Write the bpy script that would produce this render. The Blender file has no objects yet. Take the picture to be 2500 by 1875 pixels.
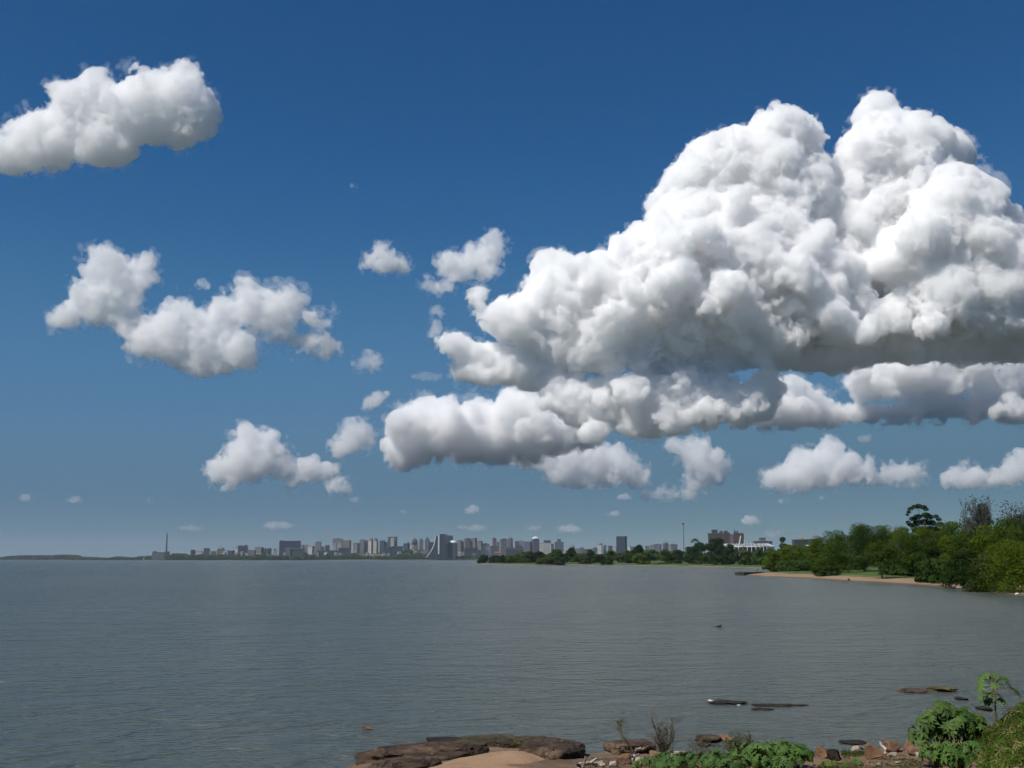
EXPOSURE = 0.0
SKY_STRENGTH = 0.1
SUN_STRENGTH = 4.6
SKY_ALT, SKY_AIR, SKY_DUST, SKY_OZONE = 0.0, 0.6, 0.0, 10.0
SKY_CURVE = (((0, 0), (.0447, .0180), (.0588, .028), (.0847, .060), (.126, .088), (.254, .108), (1, .42)),
             ((0, 0), (.0988, .084), (.132, .117), (.184, .172), (.267, .202), (.454, .198), (1, .40)),
             ((0, 0), (.249, .231), (.318, .288), (.419, .340), (.551, .352), (.711, .295), (1, .30)))
CLOUD_ALB = (0.9995, 0.9995, 0.9995)
CLOUD_ANISO = 0.0
WAVE = (0.85, 0.62, 0.15)
WATER_A, WATER_B = (0.062, 0.074, 0.062), (0.090, 0.101, 0.082)
HAZE = 3.2e-5
HAZE_COL = (0.70, 0.83, 0.98)
import bpy, bmesh, math, random
import numpy as np
from mathutils import Vector, Matrix, noise as mnoise
import openvdb
from concurrent.futures import ThreadPoolExecutor

sc = bpy.context.scene
COL = sc.collection
R = math.radians

# ------------------------------------------------------------------ camera model
# pixel coordinates below are those of the photograph at 2500 x 1875
FPX, CX, CY = 2700.0, 1250.0, 937.5
CAM_H = 5.0
PITCH = math.atan((1364.5 - CY) / FPX)
CP, SP = math.cos(PITCH), math.sin(PITCH)
VS = 2500.0 / 2212.0          # working sketches of the clouds were measured on a 2212 px wide print


def ray(px, py):
    xc, yc = (px - CX) / FPX, (CY - py) / FPX
    return (xc, CP - yc * SP, SP + yc * CP)


def at(px, py, Y):
    """world point seen at pixel (px, py) at depth Y"""
    d = ray(px, py)
    t = Y / d[1]
    return Vector((d[0] * t, Y, CAM_H + d[2] * t))


def on(px, py, z=0.0):
    """world point seen at pixel (px, py) on the level z"""
    d = ray(px, py)
    t = (z - CAM_H) / d[2]
    return Vector((d[0] * t, d[1] * t, z))


def pxm(Y):
    """metres per photograph pixel at depth Y"""
    return Y / FPX


cd = bpy.data.cameras.new('camera')
cam = bpy.data.objects.new('camera', cd)
COL.objects.link(cam)
cam.location = (0, 0, CAM_H)
cam.rotation_euler = (math.pi / 2 + PITCH, 0, 0)
cd.sensor_width = 36.0
cd.lens = 36.0 * FPX / 2500.0
cd.clip_start = 0.1
cd.clip_end = 60000.0
sc.camera = cam

# ------------------------------------------------------------------ render settings, world, sun
sc.view_settings.view_transform = 'Standard'
sc.view_settings.look = 'None'
sc.view_settings.exposure = EXPOSURE
sc.view_settings.gamma = 1.0
cy = sc.cycles
cy.use_denoising = True
cy.use_adaptive_sampling = True
cy.adaptive_threshold = 0.04
cy.adaptive_min_samples = 12
cy.max_bounces = 36
cy.diffuse_bounces = 4
cy.glossy_bounces = 4
cy.transmission_bounces = 4
cy.volume_bounces = 32
cy.transparent_max_bounces = 64
cy.sample_clamp_indirect = 6.0
cy.caustics_reflective = False
cy.caustics_refractive = False

SUN_EL, SUN_AZ = R(53), R(-124)      # azimuth measured from the view direction, negative = to the left
world = bpy.data.worlds.new('World')
sc.world = world
world.use_nodes = True
nt = world.node_tree
nt.nodes.clear()
sky = nt.nodes.new('ShaderNodeTexSky')
sky.sky_type = 'NISHITA'
sky.sun_disc = False
sky.sun_elevation = SUN_EL
sky.sun_rotation = SUN_AZ
sky.altitude = SKY_ALT
sky.air_density = SKY_AIR
sky.dust_density = SKY_DUST
sky.ozone_density = SKY_OZONE
bg = nt.nodes.new('ShaderNodeBackground')
bg.inputs['Strength'].default_value = SKY_STRENGTH
wo = nt.nodes.new('ShaderNodeOutputWorld')
# grade of the sky: the deep blue of the photograph with its pale blue-grey foot
sep = nt.nodes.new('ShaderNodeSeparateColor')
com = nt.nodes.new('ShaderNodeCombineColor')
nt.links.new(sky.outputs[0], sep.inputs[0])
pre = nt.nodes.new('ShaderNodeVectorMath')
pre.operation = 'SCALE'
pre.inputs['Scale'].default_value = 0.1
nt.links.new(sky.outputs[0], pre.inputs[0])
nt.links.new(pre.outputs[0], sep.inputs[0])
for k in range(3):
    fc = nt.nodes.new('ShaderNodeFloatCurve')
    cv = fc.mapping.curves[0]
    pt_ = SKY_CURVE[k]
    cv.points[0].location = pt_[0]
    cv.points[1].location = pt_[-1]
    for q in pt_[1:-1]:
        cv.points.new(*q)
    fc.mapping.update()
    m1 = nt.nodes.new('ShaderNodeMath')
    m1.operation = 'MULTIPLY'
    m1.inputs[1].default_value = 10.0
    nt.links.new(sep.outputs[k], fc.inputs['Value'])
    nt.links.new(fc.outputs[0], m1.inputs[0])
    nt.links.new(m1.outputs[0], com.inputs[k])
nt.links.new(com.outputs[0], bg.inputs['Color'])
nt.links.new(bg.outputs[0], wo.inputs['Surface'])

sd = bpy.data.lights.new('sun', 'SUN')
sd.energy = SUN_STRENGTH
sd.angle = R(0.53)
sd.color = (1.0, 0.955, 0.89)
sun = bpy.data.objects.new('sun', sd)
COL.objects.link(sun)
sdir = Vector((math.sin(SUN_AZ) * math.cos(SUN_EL), math.cos(SUN_AZ) * math.cos(SUN_EL), math.sin(SUN_EL)))
sun.rotation_euler = sdir.to_track_quat('Z', 'Y').to_euler()
sun.location = (0, 0, 400)


# ------------------------------------------------------------------ object helpers
def tag(o, label=None, cat=None, group=None, kind=None):
    if label:
        o['label'] = label
    if cat:
        o['category'] = cat
    if group:
        o['group'] = group
    if kind:
        o['kind'] = kind
    return o


def link_mesh(name, me, parent=None, mats=()):
    o = bpy.data.objects.new(name, me)
    COL.objects.link(o)
    for m in mats:
        if m.name not in [x.name for x in me.materials if x]:
            me.materials.append(m)
    if parent:
        o.parent = parent
    return o


def mesh_np(name, verts, quads=None, tris=None, smooth=False, mat_idx=None):
    """fast mesh from numpy arrays"""
    me = bpy.data.meshes.new(name)
    nq = 0 if quads is None else len(quads)
    n3 = 0 if tris is None else len(tris)
    me.vertices.add(len(verts))
    me.vertices.foreach_set('co', np.ascontiguousarray(verts, dtype=np.float32).ravel())
    loops = []
    if nq:
        loops.append(np.asarray(quads, dtype=np.int32).ravel())
    if n3:
        loops.append(np.asarray(tris, dtype=np.int32).ravel())
    loops = np.concatenate(loops)
    me.loops.add(len(loops))
    me.loops.foreach_set('vertex_index', loops)
    me.polygons.add(nq + n3)
    starts = np.concatenate([np.arange(nq) * 4, nq * 4 + np.arange(n3) * 3]).astype(np.int32)
    me.polygons.foreach_set('loop_start', starts)
    if mat_idx is not None:
        me.polygons.foreach_set('material_index', np.asarray(mat_idx, dtype=np.int32))
    if smooth:
        me.polygons.foreach_set('use_smooth', np.ones(nq + n3, dtype=bool))
    me.update(calc_edges=True)
    return me


def empty(name, loc=(0, 0, 0), rz=0.0):
    o = bpy.data.objects.new(name, None)
    COL.objects.link(o)
    o.location = loc
    o.rotation_euler = (0, 0, rz)
    o.empty_display_size = 0.5
    return o


# ------------------------------------------------------------------ material helpers
def new_mat(name):
    m = bpy.data.materials.new(name)
    m.use_nodes = True
    m.node_tree.nodes.clear()
    return m, m.node_tree


def nd(nt, typ, **kw):
    n = nt.nodes.new(typ)
    for k, v in kw.items():
        if k.startswith('i_'):
            key = k[2:].replace('_', ' ')
            n.inputs[key].default_value = v
        else:
            setattr(n, k, v)
    return n


def ramp(nt, fac, stops):
    r = nt.nodes.new('ShaderNodeValToRGB')
    e = r.color_ramp.elements
    while len(e) < len(stops):
        e.new(0.5)
    for el, (p, c) in zip(e, stops):
        el.position = p
        el.color = (c[0], c[1], c[2], 1)
    nt.links.new(fac, r.inputs[0])
    return r.outputs[0]


def noise_mat(name, c0, c1, scale=1.0, rough=0.9, detail=4.0, bump=0.0, lo=0.35, hi=0.65, vscale=None, spec=0.3, c2=None):
    """principled material whose colour wanders between c0 and c1 (object space)"""
    m, nt = new_mat(name)
    tc = nd(nt, 'ShaderNodeTexCoord')
    mp = nd(nt, 'ShaderNodeMapping')
    if vscale:
        mp.inputs['Scale'].default_value = vscale
    nt.links.new(tc.outputs['Object'], mp.inputs['Vector'])
    n = nd(nt, 'ShaderNodeTexNoise', i_Scale=scale, i_Detail=detail, i_Roughness=0.6)
    nt.links.new(mp.outputs[0], n.inputs['Vector'])
    st = [(lo, c0), (hi, c1)]
    if c2 is not None:
        st = [(lo, c0), ((lo + hi) / 2, c1), (hi, c2)]
    col = ramp(nt, n.outputs['Fac'], st)
    b = nd(nt, 'ShaderNodeBsdfPrincipled', i_Roughness=rough)
    b.inputs['Specular IOR Level'].default_value = spec
    nt.links.new(col, b.inputs['Base Color'])
    if bump:
        n2 = nd(nt, 'ShaderNodeTexNoise', i_Scale=scale * 6, i_Detail=6.0, i_Roughness=0.65)
        nt.links.new(mp.outputs[0], n2.inputs['Vector'])
        bp = nd(nt, 'ShaderNodeBump', i_Strength=bump, i_Distance=0.1)
        nt.links.new(n2.outputs['Fac'], bp.inputs['Height'])
        nt.links.new(bp.outputs[0], b.inputs['Normal'])
    o = nd(nt, 'ShaderNodeOutputMaterial')
    nt.links.new(b.outputs[0], o.inputs['Surface'])
    return m
# ------------------------------------------------------------------ clouds
def cloud_mat(name, density, aniso=CLOUD_ANISO):
    ms, nt = new_mat(name + ' vapour')
    v = nd(nt, 'ShaderNodeVolumeScatter')
    v.inputs['Color'].default_value = (*CLOUD_ALB, 1)
    v.inputs['Density'].default_value = density
    v.inputs['Anisotropy'].default_value = aniso
    o = nd(nt, 'ShaderNodeOutputMaterial')
    nt.links.new(v.outputs[0], o.inputs['Volume'])
    return ms


def lattice(shape, cells, rng):
    """smooth value noise in [-1, 1] on a grid, `cells` grid points per lattice step"""
    out = rng.random([int(math.ceil(s / cells)) + 3 for s in shape], dtype=np.float32) * 2 - 1
    for ax in range(3):
        s = shape[ax]
        p = np.arange(s, dtype=np.float32) / cells + rng.random() * 0.9
        i = p.astype(np.int32)
        f = p - i
        f = f * f * (3 - 2 * f)
        a = np.take(out, i, axis=ax)
        b = np.take(out, i + 1, axis=ax)
        sh = [1, 1, 1]
        sh[ax] = s
        out = a + (b - a) * f.reshape(sh).astype(np.float32)
    return out


def hnoise(P, seed):
    """smooth value noise in [-1, 1] at points P (n, 3)"""
    i = np.floor(P)
    f = (P - i).astype(np.float32)
    i = i.astype(np.int32).astype(np.uint32)
    f = f * f * (3 - 2 * f)
    hx = [i[:, 0] * np.uint32(73856093), None]
    hy = [i[:, 1] * np.uint32(19349663), None]
    hz = [i[:, 2] * np.uint32(83492791), None]
    hx[1], hy[1], hz[1] = hx[0] + np.uint32(73856093), hy[0] + np.uint32(19349663), hz[0] + np.uint32(83492791)
    sd = np.uint32((seed * 7919 + 12345) & 0xffffffff)
    res = None
    for dx in (0, 1):
        ry = None
        for dy in (0, 1):
            v = []
            for dz in (0, 1):
                h = hx[dx] ^ hy[dy] ^ hz[dz] ^ sd
                h = (h ^ (h >> np.uint32(15))) * np.uint32(0x2c1b3c6d)
                h ^= h >> np.uint32(12)
                v.append((h & np.uint32(0xffff)).astype(np.float32))
            vz = v[0] + (v[1] - v[0]) * f[:, 2]
            ry = vz if ry is None else ry + (vz - ry) * f[:, 1]
        res = ry if res is None else res + (ry - res) * f[:, 0]
    return res * np.float32(1 / 32767.5) - 1


def worley(P, seed):
    """distance to the nearest scattered feature point (cell size 1)"""
    i0 = np.floor(P).astype(np.int32)
    fr = (P - i0).astype(np.float32)
    best = np.full(len(P), 9.0, np.float32)
    for dx in (-1, 0, 1):
        for dy in (-1, 0, 1):
            for dz in (-1, 0, 1):
                h = ((i0[:, 0] + dx).astype(np.uint32) * np.uint32(73856093)) ^ ((i0[:, 1] + dy).astype(np.uint32) * np.uint32(19349663)) ^ ((i0[:, 2] + dz).astype(np.uint32) * np.uint32(83492791)) ^ np.uint32(seed * 7919)
                h = (h ^ (h >> np.uint32(15))) * np.uint32(0x2c1b3c6d)
                h = (h ^ (h >> np.uint32(12))) * np.uint32(0x297a2d39)
                h ^= h >> np.uint32(15)
                x = (h & np.uint32(1023)).astype(np.float32) / 1023.0 + dx - fr[:, 0]
                y = ((h >> np.uint32(10)) & np.uint32(1023)).astype(np.float32) / 1023.0 + dy - fr[:, 1]
                z = ((h >> np.uint32(20)) & np.uint32(1023)).astype(np.float32) / 1023.0 + dz - fr[:, 2]
                np.minimum(best, x * x + y * y + z * z, out=best)
    return np.sqrt(best)


def vnormals(W, Q):
    a, b, c, d = W[Q[:, 0]], W[Q[:, 1]], W[Q[:, 2]], W[Q[:, 3]]
    fn = np.cross(c - a, d - b)
    n = len(W)
    vn = np.empty((n, 3))
    idx = Q.ravel()
    for k in range(3):
        vn[:, k] = np.bincount(idx, weights=np.repeat(fn[:, k], 4), minlength=n)
    vn /= np.linalg.norm(vn, axis=1, keepdims=True) + 1e-9
    return vn


def upsample(F):
    for ax in range(3):
        n = F.shape[ax]
        a = np.take(F, np.arange(n - 1), axis=ax)
        b = np.take(F, np.arange(1, n), axis=ax)
        out_shape = list(F.shape)
        out_shape[ax] = 2 * n - 1
        o = np.empty(out_shape, np.float32)
        s0 = [slice(None)] * 3
        s0[ax] = slice(0, None, 2)
        o[tuple(s0)] = F
        s0[ax] = slice(1, None, 2)
        o[tuple(s0)] = (a + b) * 0.5
        F = o
    return F


def blur(F, k):
    for ax in range(3):
        for _ in range(k):
            n = F.shape[ax]
            i = np.arange(n)
            F = 0.25 * np.take(F, np.maximum(i - 1, 0), axis=ax) + 0.5 * F + 0.25 * np.take(F, np.minimum(i + 1, n - 1), axis=ax)
    return F


def fill_poly(poly, rmax, rng, step, nmax=70):
    """circles (x, y, r) that fill a polygon"""
    P = np.array(poly, dtype=np.float64)
    Q = np.roll(P, -1, axis=0)
    x0, y0 = P.min(0)
    x1, y1 = P.max(0)
    gx, gy = np.meshgrid(np.arange(x0, x1 + step, step), np.arange(y0, y1 + step, step))
    X = np.stack([gx.ravel(), gy.ravel()], 1) + rng.random((gx.size, 2)) * step * 0.6
    ins = np.zeros(len(X), bool)
    dist = np.full(len(X), 1e9)
    for a, b in zip(P, Q):
        cond = (a[1] > X[:, 1]) != (b[1] > X[:, 1])
        with np.errstate(divide='ignore', invalid='ignore'):
            xi = (b[0] - a[0]) * (X[:, 1] - a[1]) / (b[1] - a[1]) + a[0]
        ins ^= cond & (X[:, 0] < xi)
        ab = b - a
        t = np.clip(((X - a) @ ab) / max(ab @ ab, 1e-9), 0, 1)
        dist = np.minimum(dist, np.hypot(*(X - a - t[:, None] * ab).T))
    X, dist = X[ins], dist[ins]
    order = np.argsort(-dist)
    res = []
    for k in order:
        r = min(dist[k], rmax)
        if r < step * 0.6:
            break
        p = X[k]
        ok = True
        for (cx, cy_, cr) in res:
            if math.hypot(p[0] - cx, p[1] - cy_) < 0.55 * cr:
                ok = False
                break
        if ok:
            res.append((p[0], p[1], r))
            if len(res) >= nmax:
                break
    return res


def skin(F, cell, iso=0.0):
    g = openvdb.FloatGrid(background=60.0)
    g.copyFromArray(np.ascontiguousarray(iso - F), tolerance=0.0)
    pts, Q = g.convertToQuads(isovalue=0.0)
    return np.asarray(pts, dtype=np.float64) * cell, np.asarray(Q, dtype=np.int64)


def add_noise(F, lo, cell, octs, seed, band, patchy=True):
    """add octaves of noise to the field, only where the skin can come to lie"""
    idx = np.nonzero((F.ravel() > -band) & (F.ravel() < band))[0]
    n = F.shape
    P = np.stack(np.unravel_index(idx, n), 1).astype(np.float32) * cell
    f = F.ravel()[idx]
    f0 = f

    def part(sl):
        return _octaves(P[sl], f[sl], cell, octs, seed, patchy)

    m = 60000
    with ThreadPoolExecutor(4) as ex:
        f = np.concatenate(list(ex.map(part, [slice(a, a + m) for a in range(0, max(len(idx), 1), m)])))
    f = np.where(f0 < -12.0, np.minimum(f, -1.0), f)
    G = F.copy()
    G.ravel()[idx] = f
    return G


def _octaves(P, f, cell, octs, seed, patchy):
    for k, (lam, amp, kind) in enumerate(octs):
        if lam < cell * 1.7:
            continue
        rot = np.array(Matrix.Rotation(1.1 + k * 0.7, 3, Vector((0.4 + k * 0.3, 0.7, -0.5))), dtype=np.float32)
        U = (P @ rot.T) / lam + 200.0
        if kind == 'w':
            d = 1.15 - 1.9 * worley(U, seed * 7 + k) ** 2
        elif kind == 'b':
            d = 2.4 * np.abs(hnoise(U, seed * 7 + k)) ** 0.75 - 1.0
        else:
            d = hnoise(U, seed * 7 + k) * 1.5
        if patchy and kind != 'v':
            d = d * np.clip(0.8 + 1.1 * hnoise(P / (lam * 3.3) + 50.0, seed * 3 + k), 0.1, 1.6)
        f = f + np.float32(amp) * d
    return f


def make_cloud(name, label, lobes, D, cell, density, seed, group=None, octs=((60, 9, 'b'), (26, 5, 'w'), (13, 3, 'b'), (6.5, 2, 'b'), (4.3, 1.2, 'v')),
               wisp=((30, 5, 'v'), (14, 5, 'v'), (7, 3.5, 'v'), (4.3, 2.2, 'v')), wisp_iso=-4.0, wisp_density=None, rmax=90, sub=True,
               thick=1.0, puffs=(), nblur=1):
    """lobes: (polygon in print pixels, depth offset in print pixels, largest radius).  cell and noise sizes in print pixels."""
    rng = np.random.default_rng(seed)
    S = D * VS / FPX                              # metres per print pixel
    sph = []

    def add(px, py, dd, r, nsub):
        c = np.array(at(px * VS, py * VS, D + dd * S)) / S
        sph.append((*c, r))
        for _ in range(nsub):
            v = rng.normal(size=3)
            v /= np.linalg.norm(v)
            if v[1] > 0.5:
                v[1] = -v[1]
            if v[2] < -0.25:
                v[2] *= -0.6
            rr = r * (0.18 + 0.3 * rng.random() ** 1.5)
            k = r - rr * (0.45 + 0.4 * rng.random())
            sph.append((c[0] + v[0] * k, c[1] + v[1] * k, c[2] + v[2] * k, rr))

    for lobe in lobes:
        poly, off = lobe[0], lobe[1]
        rm = lobe[2] if len(lobe) > 2 else rmax
        for (px, py, r) in fill_poly(poly, rm, rng, max(cell * 1.2, 2.0)):
            dd = (rng.random() * 2 - 1) * max(0.0, (rm * 0.6 - r * 0.3)) * thick + off
            add(px, py, dd, r, int(8 + r / cell * 0.3) if sub and r > cell * 5 else 0)
    for (px, py, r, off) in puffs:
        # a heap of unequal balls, wider than tall, not one ball
        for _ in range(9):
            a = rng.random(3) * 2 - 1
            rr = r * (0.25 + 0.35 * rng.random())
            add(px + a[0] * r * 0.95, py + a[1] * r * 0.55, off + a[2] * r * 0.5, rr, 6)
    sph = np.array(sph)
    pad = 12.0
    c2 = cell * 2
    lo = (sph[:, :3] - sph[:, 3:4]).min(0) - pad
    hi = (sph[:, :3] + sph[:, 3:4]).max(0) + pad
    n = np.ceil((hi - lo) / c2).astype(int) + 1
    F = np.full(n, -99.0, dtype=np.float32)
    ax = [lo[k] + np.arange(n[k]) * c2 for k in range(3)]
    pd = pad * 1.9
    for (x, y, z, r) in sph:
        b0 = [max(0, int((c - r - pd - lo[k]) / c2)) for k, c in enumerate((x, y, z))]
        b1 = [min(n[k], int((c + r + pd - lo[k]) / c2) + 2) for k, c in enumerate((x, y, z))]
        X = (ax[0][b0[0]:b1[0]] - x)[:, None, None] ** 2
        Y = (ax[1][b0[1]:b1[1]] - y)[None, :, None] ** 2
        Z = (ax[2][b0[2]:b1[2]] - z)[None, None, :] ** 2
        d = (r - np.sqrt(X + Y + Z)).astype(np.float32)
        blk = F[b0[0]:b1[0], b0[1]:b1[1], b0[2]:b1[2]]
        np.maximum(blk, d, out=blk)
    if nblur:
        F = blur(F, nblur)
    F[0] = F[-1] = -99
    F[:, 0] = F[:, -1] = -99
    F[:, :, 0] = F[:, :, -1] = -99
    F = upsample(F)
    band = sum(o[1] for o in octs) * 1.1
    F = add_noise(F, lo, cell, octs, seed, band)
    W1, Q1 = skin(F, cell)
    mats = [cloud_mat(name, density / S)]
    mi = np.zeros(len(Q1), np.int32)
    W, Q = W1, Q1
    if wisp:
        F = add_noise(F, lo, cell, wisp, seed + 500, sum(o[1] for o in wisp) * 1.5, patchy=False)
        W2, Q2 = skin(F, cell, -wisp_iso if wisp_iso > 0 else wisp_iso)
        W = np.concatenate([W1, W2])
        Q = np.concatenate([Q1, Q2 + len(W1)])
        mi = np.concatenate([mi, np.ones(len(Q2), np.int32)])
        mats.append(cloud_mat(name + ' shreds', (wisp_density or density * 0.12) / S))
    if len(W1):
        vn = vnormals(W1, Q1)
        if vn[int(np.argmax(W1[:, 2])), 2] < 0:
            Q = Q[:, ::-1]
    W = W + lo
    ctr = np.array([(lo[0] + hi[0]) / 2, (lo[1] + hi[1]) / 2, lo[2]])
    me = mesh_np(name, (W - ctr) * S, quads=Q, smooth=True, mat_idx=mi)
    for m in mats:
        me.materials.append(m)
    o = link_mesh(name, me)
    o.location = ctr * S
    tag(o, label, 'cloud', group)
    print('cloud', name, n * 2, len(sph), len(W))
    return o
BIG = dict(octs=((95, 9, 'b'), (50, 11, 'v'), (25, 7, 'w'), (14, 6, 'v'), (8, 4.2, 'b'), (5, 2.6, 'v')), wisp=((40, 5, 'v'), (18, 4.5, 'v'), (9, 4, 'v'), (5.2, 2.5, 'v')), wisp_iso=-1.0, nblur=0)
MID = dict(octs=((60, 11, 'b'), (30, 9, 'v'), (17, 6.5, 'w'), (11, 6, 'v'), (6.5, 4, 'b'), (4.4, 2.2, 'v')), wisp=((34, 8, 'v'), (16, 7, 'v'), (8, 5, 'v'), (4.4, 3, 'v')), wisp_iso=-3.0, nblur=0)
SML = dict(octs=((34, 8, 'b'), (17, 7, 'v'), (8.5, 5.2, 'v'), (4.4, 2.6, 'v')), wisp=((20, 8, 'v'), (10, 6, 'v'), (5, 3.5, 'v'), (3.6, 2.4, 'v')), wisp_iso=-2.5, nblur=0)
RAG = dict(octs=((60, 12, 'b'), (30, 9, 'v'), (15, 8, 'v'), (7.5, 5, 'v'), (4.4, 2.4, 'v')), wisp=((34, 9, 'v'), (16, 8, 'v'), (8, 5, 'v'), (4.4, 3, 'v')), wisp_iso=-4.0, nblur=0)

T_A = [(1440,560),(1395,520),(1400,410),(1425,400),(1450,350),(1500,310),(1580,275),(1620,290),(1640,240),(1690,228),(1735,240),(1740,262),(1785,265),(1790,300),(1780,340),(1790,380),(1800,440),(1750,520),(1600,580)]
T_B = [(1780,400),(1810,310),(1850,280),(1850,230),(1880,195),(1910,200),(1940,230),(2000,245),(2050,275),(2080,300),(2105,340),(2090,370),(2080,480),(2030,600),(1900,660),(1760,640),(1730,500)]
T_C = [(1900,520),(1960,460),(1990,400),(2030,370),(2080,362),(2130,390),(2170,420),(2200,460),(2240,490),(2290,560),(2310,720),(2100,740),(1950,700),(1890,600)]
T_D = [(1320,540),(1330,510),(1390,480),(1480,440),(1600,420),(1750,450),(1850,560),(1900,640),(1850,740),(1700,790),(1500,780),(1350,700),(1300,600)]
T_E = [(1000,630),(1030,612),(1060,640),(1110,640),(1150,590),(1165,550),(1215,538),(1250,560),(1310,545),(1330,580),(1400,650),(1450,740),(1400,800),(1250,810),(1150,760),(1060,720),(1010,680)]
T_F = [(935,740),(960,728),(1000,730),(1080,750),(1200,760),(1260,790),(1250,830),(1150,835),(1060,825),(990,815),(985,780)]
T_G = [(1180,700),(1400,700),(1700,690),(1900,640),(2212,650),(2320,700),(2320,790),(2000,800),(1800,812),(1600,814),(1400,825),(1250,815)]
T_H = [(1170,790),(1700,780),(1730,850),(1700,925),(1600,950),(1450,955),(1300,950),(1200,930),(1150,860)]
make_cloud('cumulus_cloud', 'huge towering white cumulus with grey flat base filling the upper right sky',
           [(T_A, 40, 80), (T_B, 90, 90), (T_C, -60, 75), (T_D, -20, 85), (T_E, -30, 65), (T_F, -20, 42), (T_G, 0, 42), (T_H, -45, 34)], 8000, 2.6, 0.088, 1,
           puffs=[(1500, 520, 50, -110), (1620, 480, 60, -60), (1700, 590, 60, -130), (1420, 620, 60, -120), (1560, 660, 60, -130), (1240, 620, 40, -80), (1330, 690, 50, -110), (1960, 520, 40, -110), (2060, 480, 45, -120), (2150, 520, 45, -120), (1840, 700, 45, -120), (1940, 680, 60, -60), (1900, 600, 60, 0), (2050, 690, 50, -110), (2170, 640, 50, -110), (1130, 690, 35, -60), (1640, 730, 45, -100), (1290, 860, 34, -95), (1360, 845, 30, -95), (1280, 925, 26, -85), (1560, 890, 32, -95), (1640, 870, 28, -90), (1450, 910, 30, -85), (1210, 880, 30, -90)], **BIG)
P = [(0,290),(40,260),(60,250),(110,225),(105,190),(125,170),(175,180),(190,155),(225,152),(250,180),(275,180),(290,150),(320,140),(370,160),(360,130),(395,125),(425,145),(440,180),(470,205),(475,250),(460,285),(410,315),(350,315),(300,310),(290,345),(230,355),(180,345),(70,375),(0,370),(-70,370),(-70,310)]
make_cloud('cumulus_cloud', 'bright lumpy white cloud at the top left, cut by the left edge of the photo', [(P, 0, 46)], 3700, 2.2, 0.052, 2, **MID)
R1 = [(95,685),(150,640),(165,590),(190,545),(230,528),(270,545),(300,550),(328,528),(330,570),(342,600),(310,625),(300,650),(310,690),(330,750),(260,750),(240,710),(190,695),(120,700)]
R2 = [(240,720),(290,690),(345,680),(365,640),(380,628),(395,650),(440,670),(500,700),(540,730),(560,780),(510,805),(440,808),(380,790),(320,775),(270,750)]
R3 = [(440,700),(455,660),(460,640),(495,635),(500,610),(530,605),(555,625),(595,635),(625,612),(640,640),(680,660),(710,670),(735,695),(700,710),(640,715),(600,715),(540,710),(480,710)]
R4 = [(580,740),(600,700),(640,700),(680,715),(735,730),(740,757),(700,768),(650,765),(600,770)]
make_cloud('cumulus_cloud', 'ragged U-shaped grey and white cloud in the left half of the sky', [(R1, 0, 34), (R2, -10, 36), (R3, 0, 30), (R4, 0, 20)], 7500, 2.2, 0.034, 3, wisp_density=.010, **RAG)

# the lower banks behind the big cumulus
H1 = [(828,950),(850,900),(890,870),(960,865),(1010,853),(1060,858),(1100,832),(1180,850),(1250,870),(1300,900),(1300,960),(1200,990),(1080,1005),(980,990),(900,1003),(850,1028),(830,990)]
make_cloud('cumulus_cloud', 'cream-white cloud bank under the left end of the huge cumulus', [(H1, 0, 46)], 12500, 2.5, 0.06, 4,
           puffs=[(900, 930, 40, -40), (980, 920, 45, -50), (1060, 920, 40, -40), (1150, 900, 40, -40)], **MID)
I1 = [(1500,880),(1560,850),(1650,822),(1720,823),(1780,850),(1860,880),(1950,868),(2100,858),(2230,845),(2320,880),(2320,908),(2100,912),(1950,908),(1800,922),(1650,930)]
J1 = [(1800,832),(1850,790),(1900,760),(2000,735),(2040,735),(2100,720),(2212,700),(2320,710),(2320,850),(2212,856),(2050,862),(1870,862),(1830,850)]
make_cloud('cumulus_cloud', 'flat grey cloud layer under the right end of the huge cumulus, at the right edge', [(I1, 30, 36), (J1, 0, 36)], 11500, 2.5, 0.06, 5,
           puffs=[(1850, 825, 25, -50), (2010, 800, 28, -50), (2190, 880, 30, -50), (2110, 780, 30, -40)], **MID)
K1 = [(1075,1003),(1150,955),(1250,950),(1340,960),(1390,1012),(1395,1042),(1280,1052),(1190,1042),(1150,1010)]
make_cloud('cumulus_cloud', 'small flat ragged cloud just below the cream-white cloud bank', [(K1, 0, 34)], 17000, 2.2, 0.031, 6, wisp_density=0.010, **SML)
L1 = [(1430,955),(1520,940),(1555,970),(1572,1012),(1565,1042),(1500,1062),(1470,1050),(1480,1012)]
L2 = [(1385,1068),(1420,1056),(1510,1050),(1500,1066),(1400,1078)]
make_cloud('cumulus_cloud', 'hook-shaped ragged cloud between the flat ragged cloud and the peaked cloud', [(L1, 0, 30), (L2, 0, 16)], 17000, 2.2, 0.027, 7, wisp_density=0.009, **SML)
M1 = [(1622,1032),(1690,1012),(1720,978),(1760,958),(1810,942),(1832,970),(1890,1008),(1880,1042),(1780,1050),(1680,1062)]
make_cloud('cumulus_cloud', 'small peaked cumulus low on the right above the treetops', [(M1, 0, 40)], 18000, 2.2, 0.031, 8, wisp_density=0.010, **SML)
N1 = [(1868,1052),(1905,1010),(1955,1000),(1992,997),(2002,1030),(1960,1050)]
make_cloud('cumulus_cloud', 'small round cloud just to the right of the small peaked cumulus', [(N1, 0, 28)], 18000, 2.2, 0.027, 9, wisp_density=0.009, **SML)
O1 = [(2028,1032),(2075,1002),(2132,1020),(2170,998),(2212,978),(2290,985),(2290,1046),(2160,1048),(2050,1050)]
make_cloud('cumulus_cloud', 'low cloud cut by the right edge above the bare tree', [(O1, 0, 36)], 18000, 2.2, 0.031, 10, wisp_density=0.010, **SML)
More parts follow.
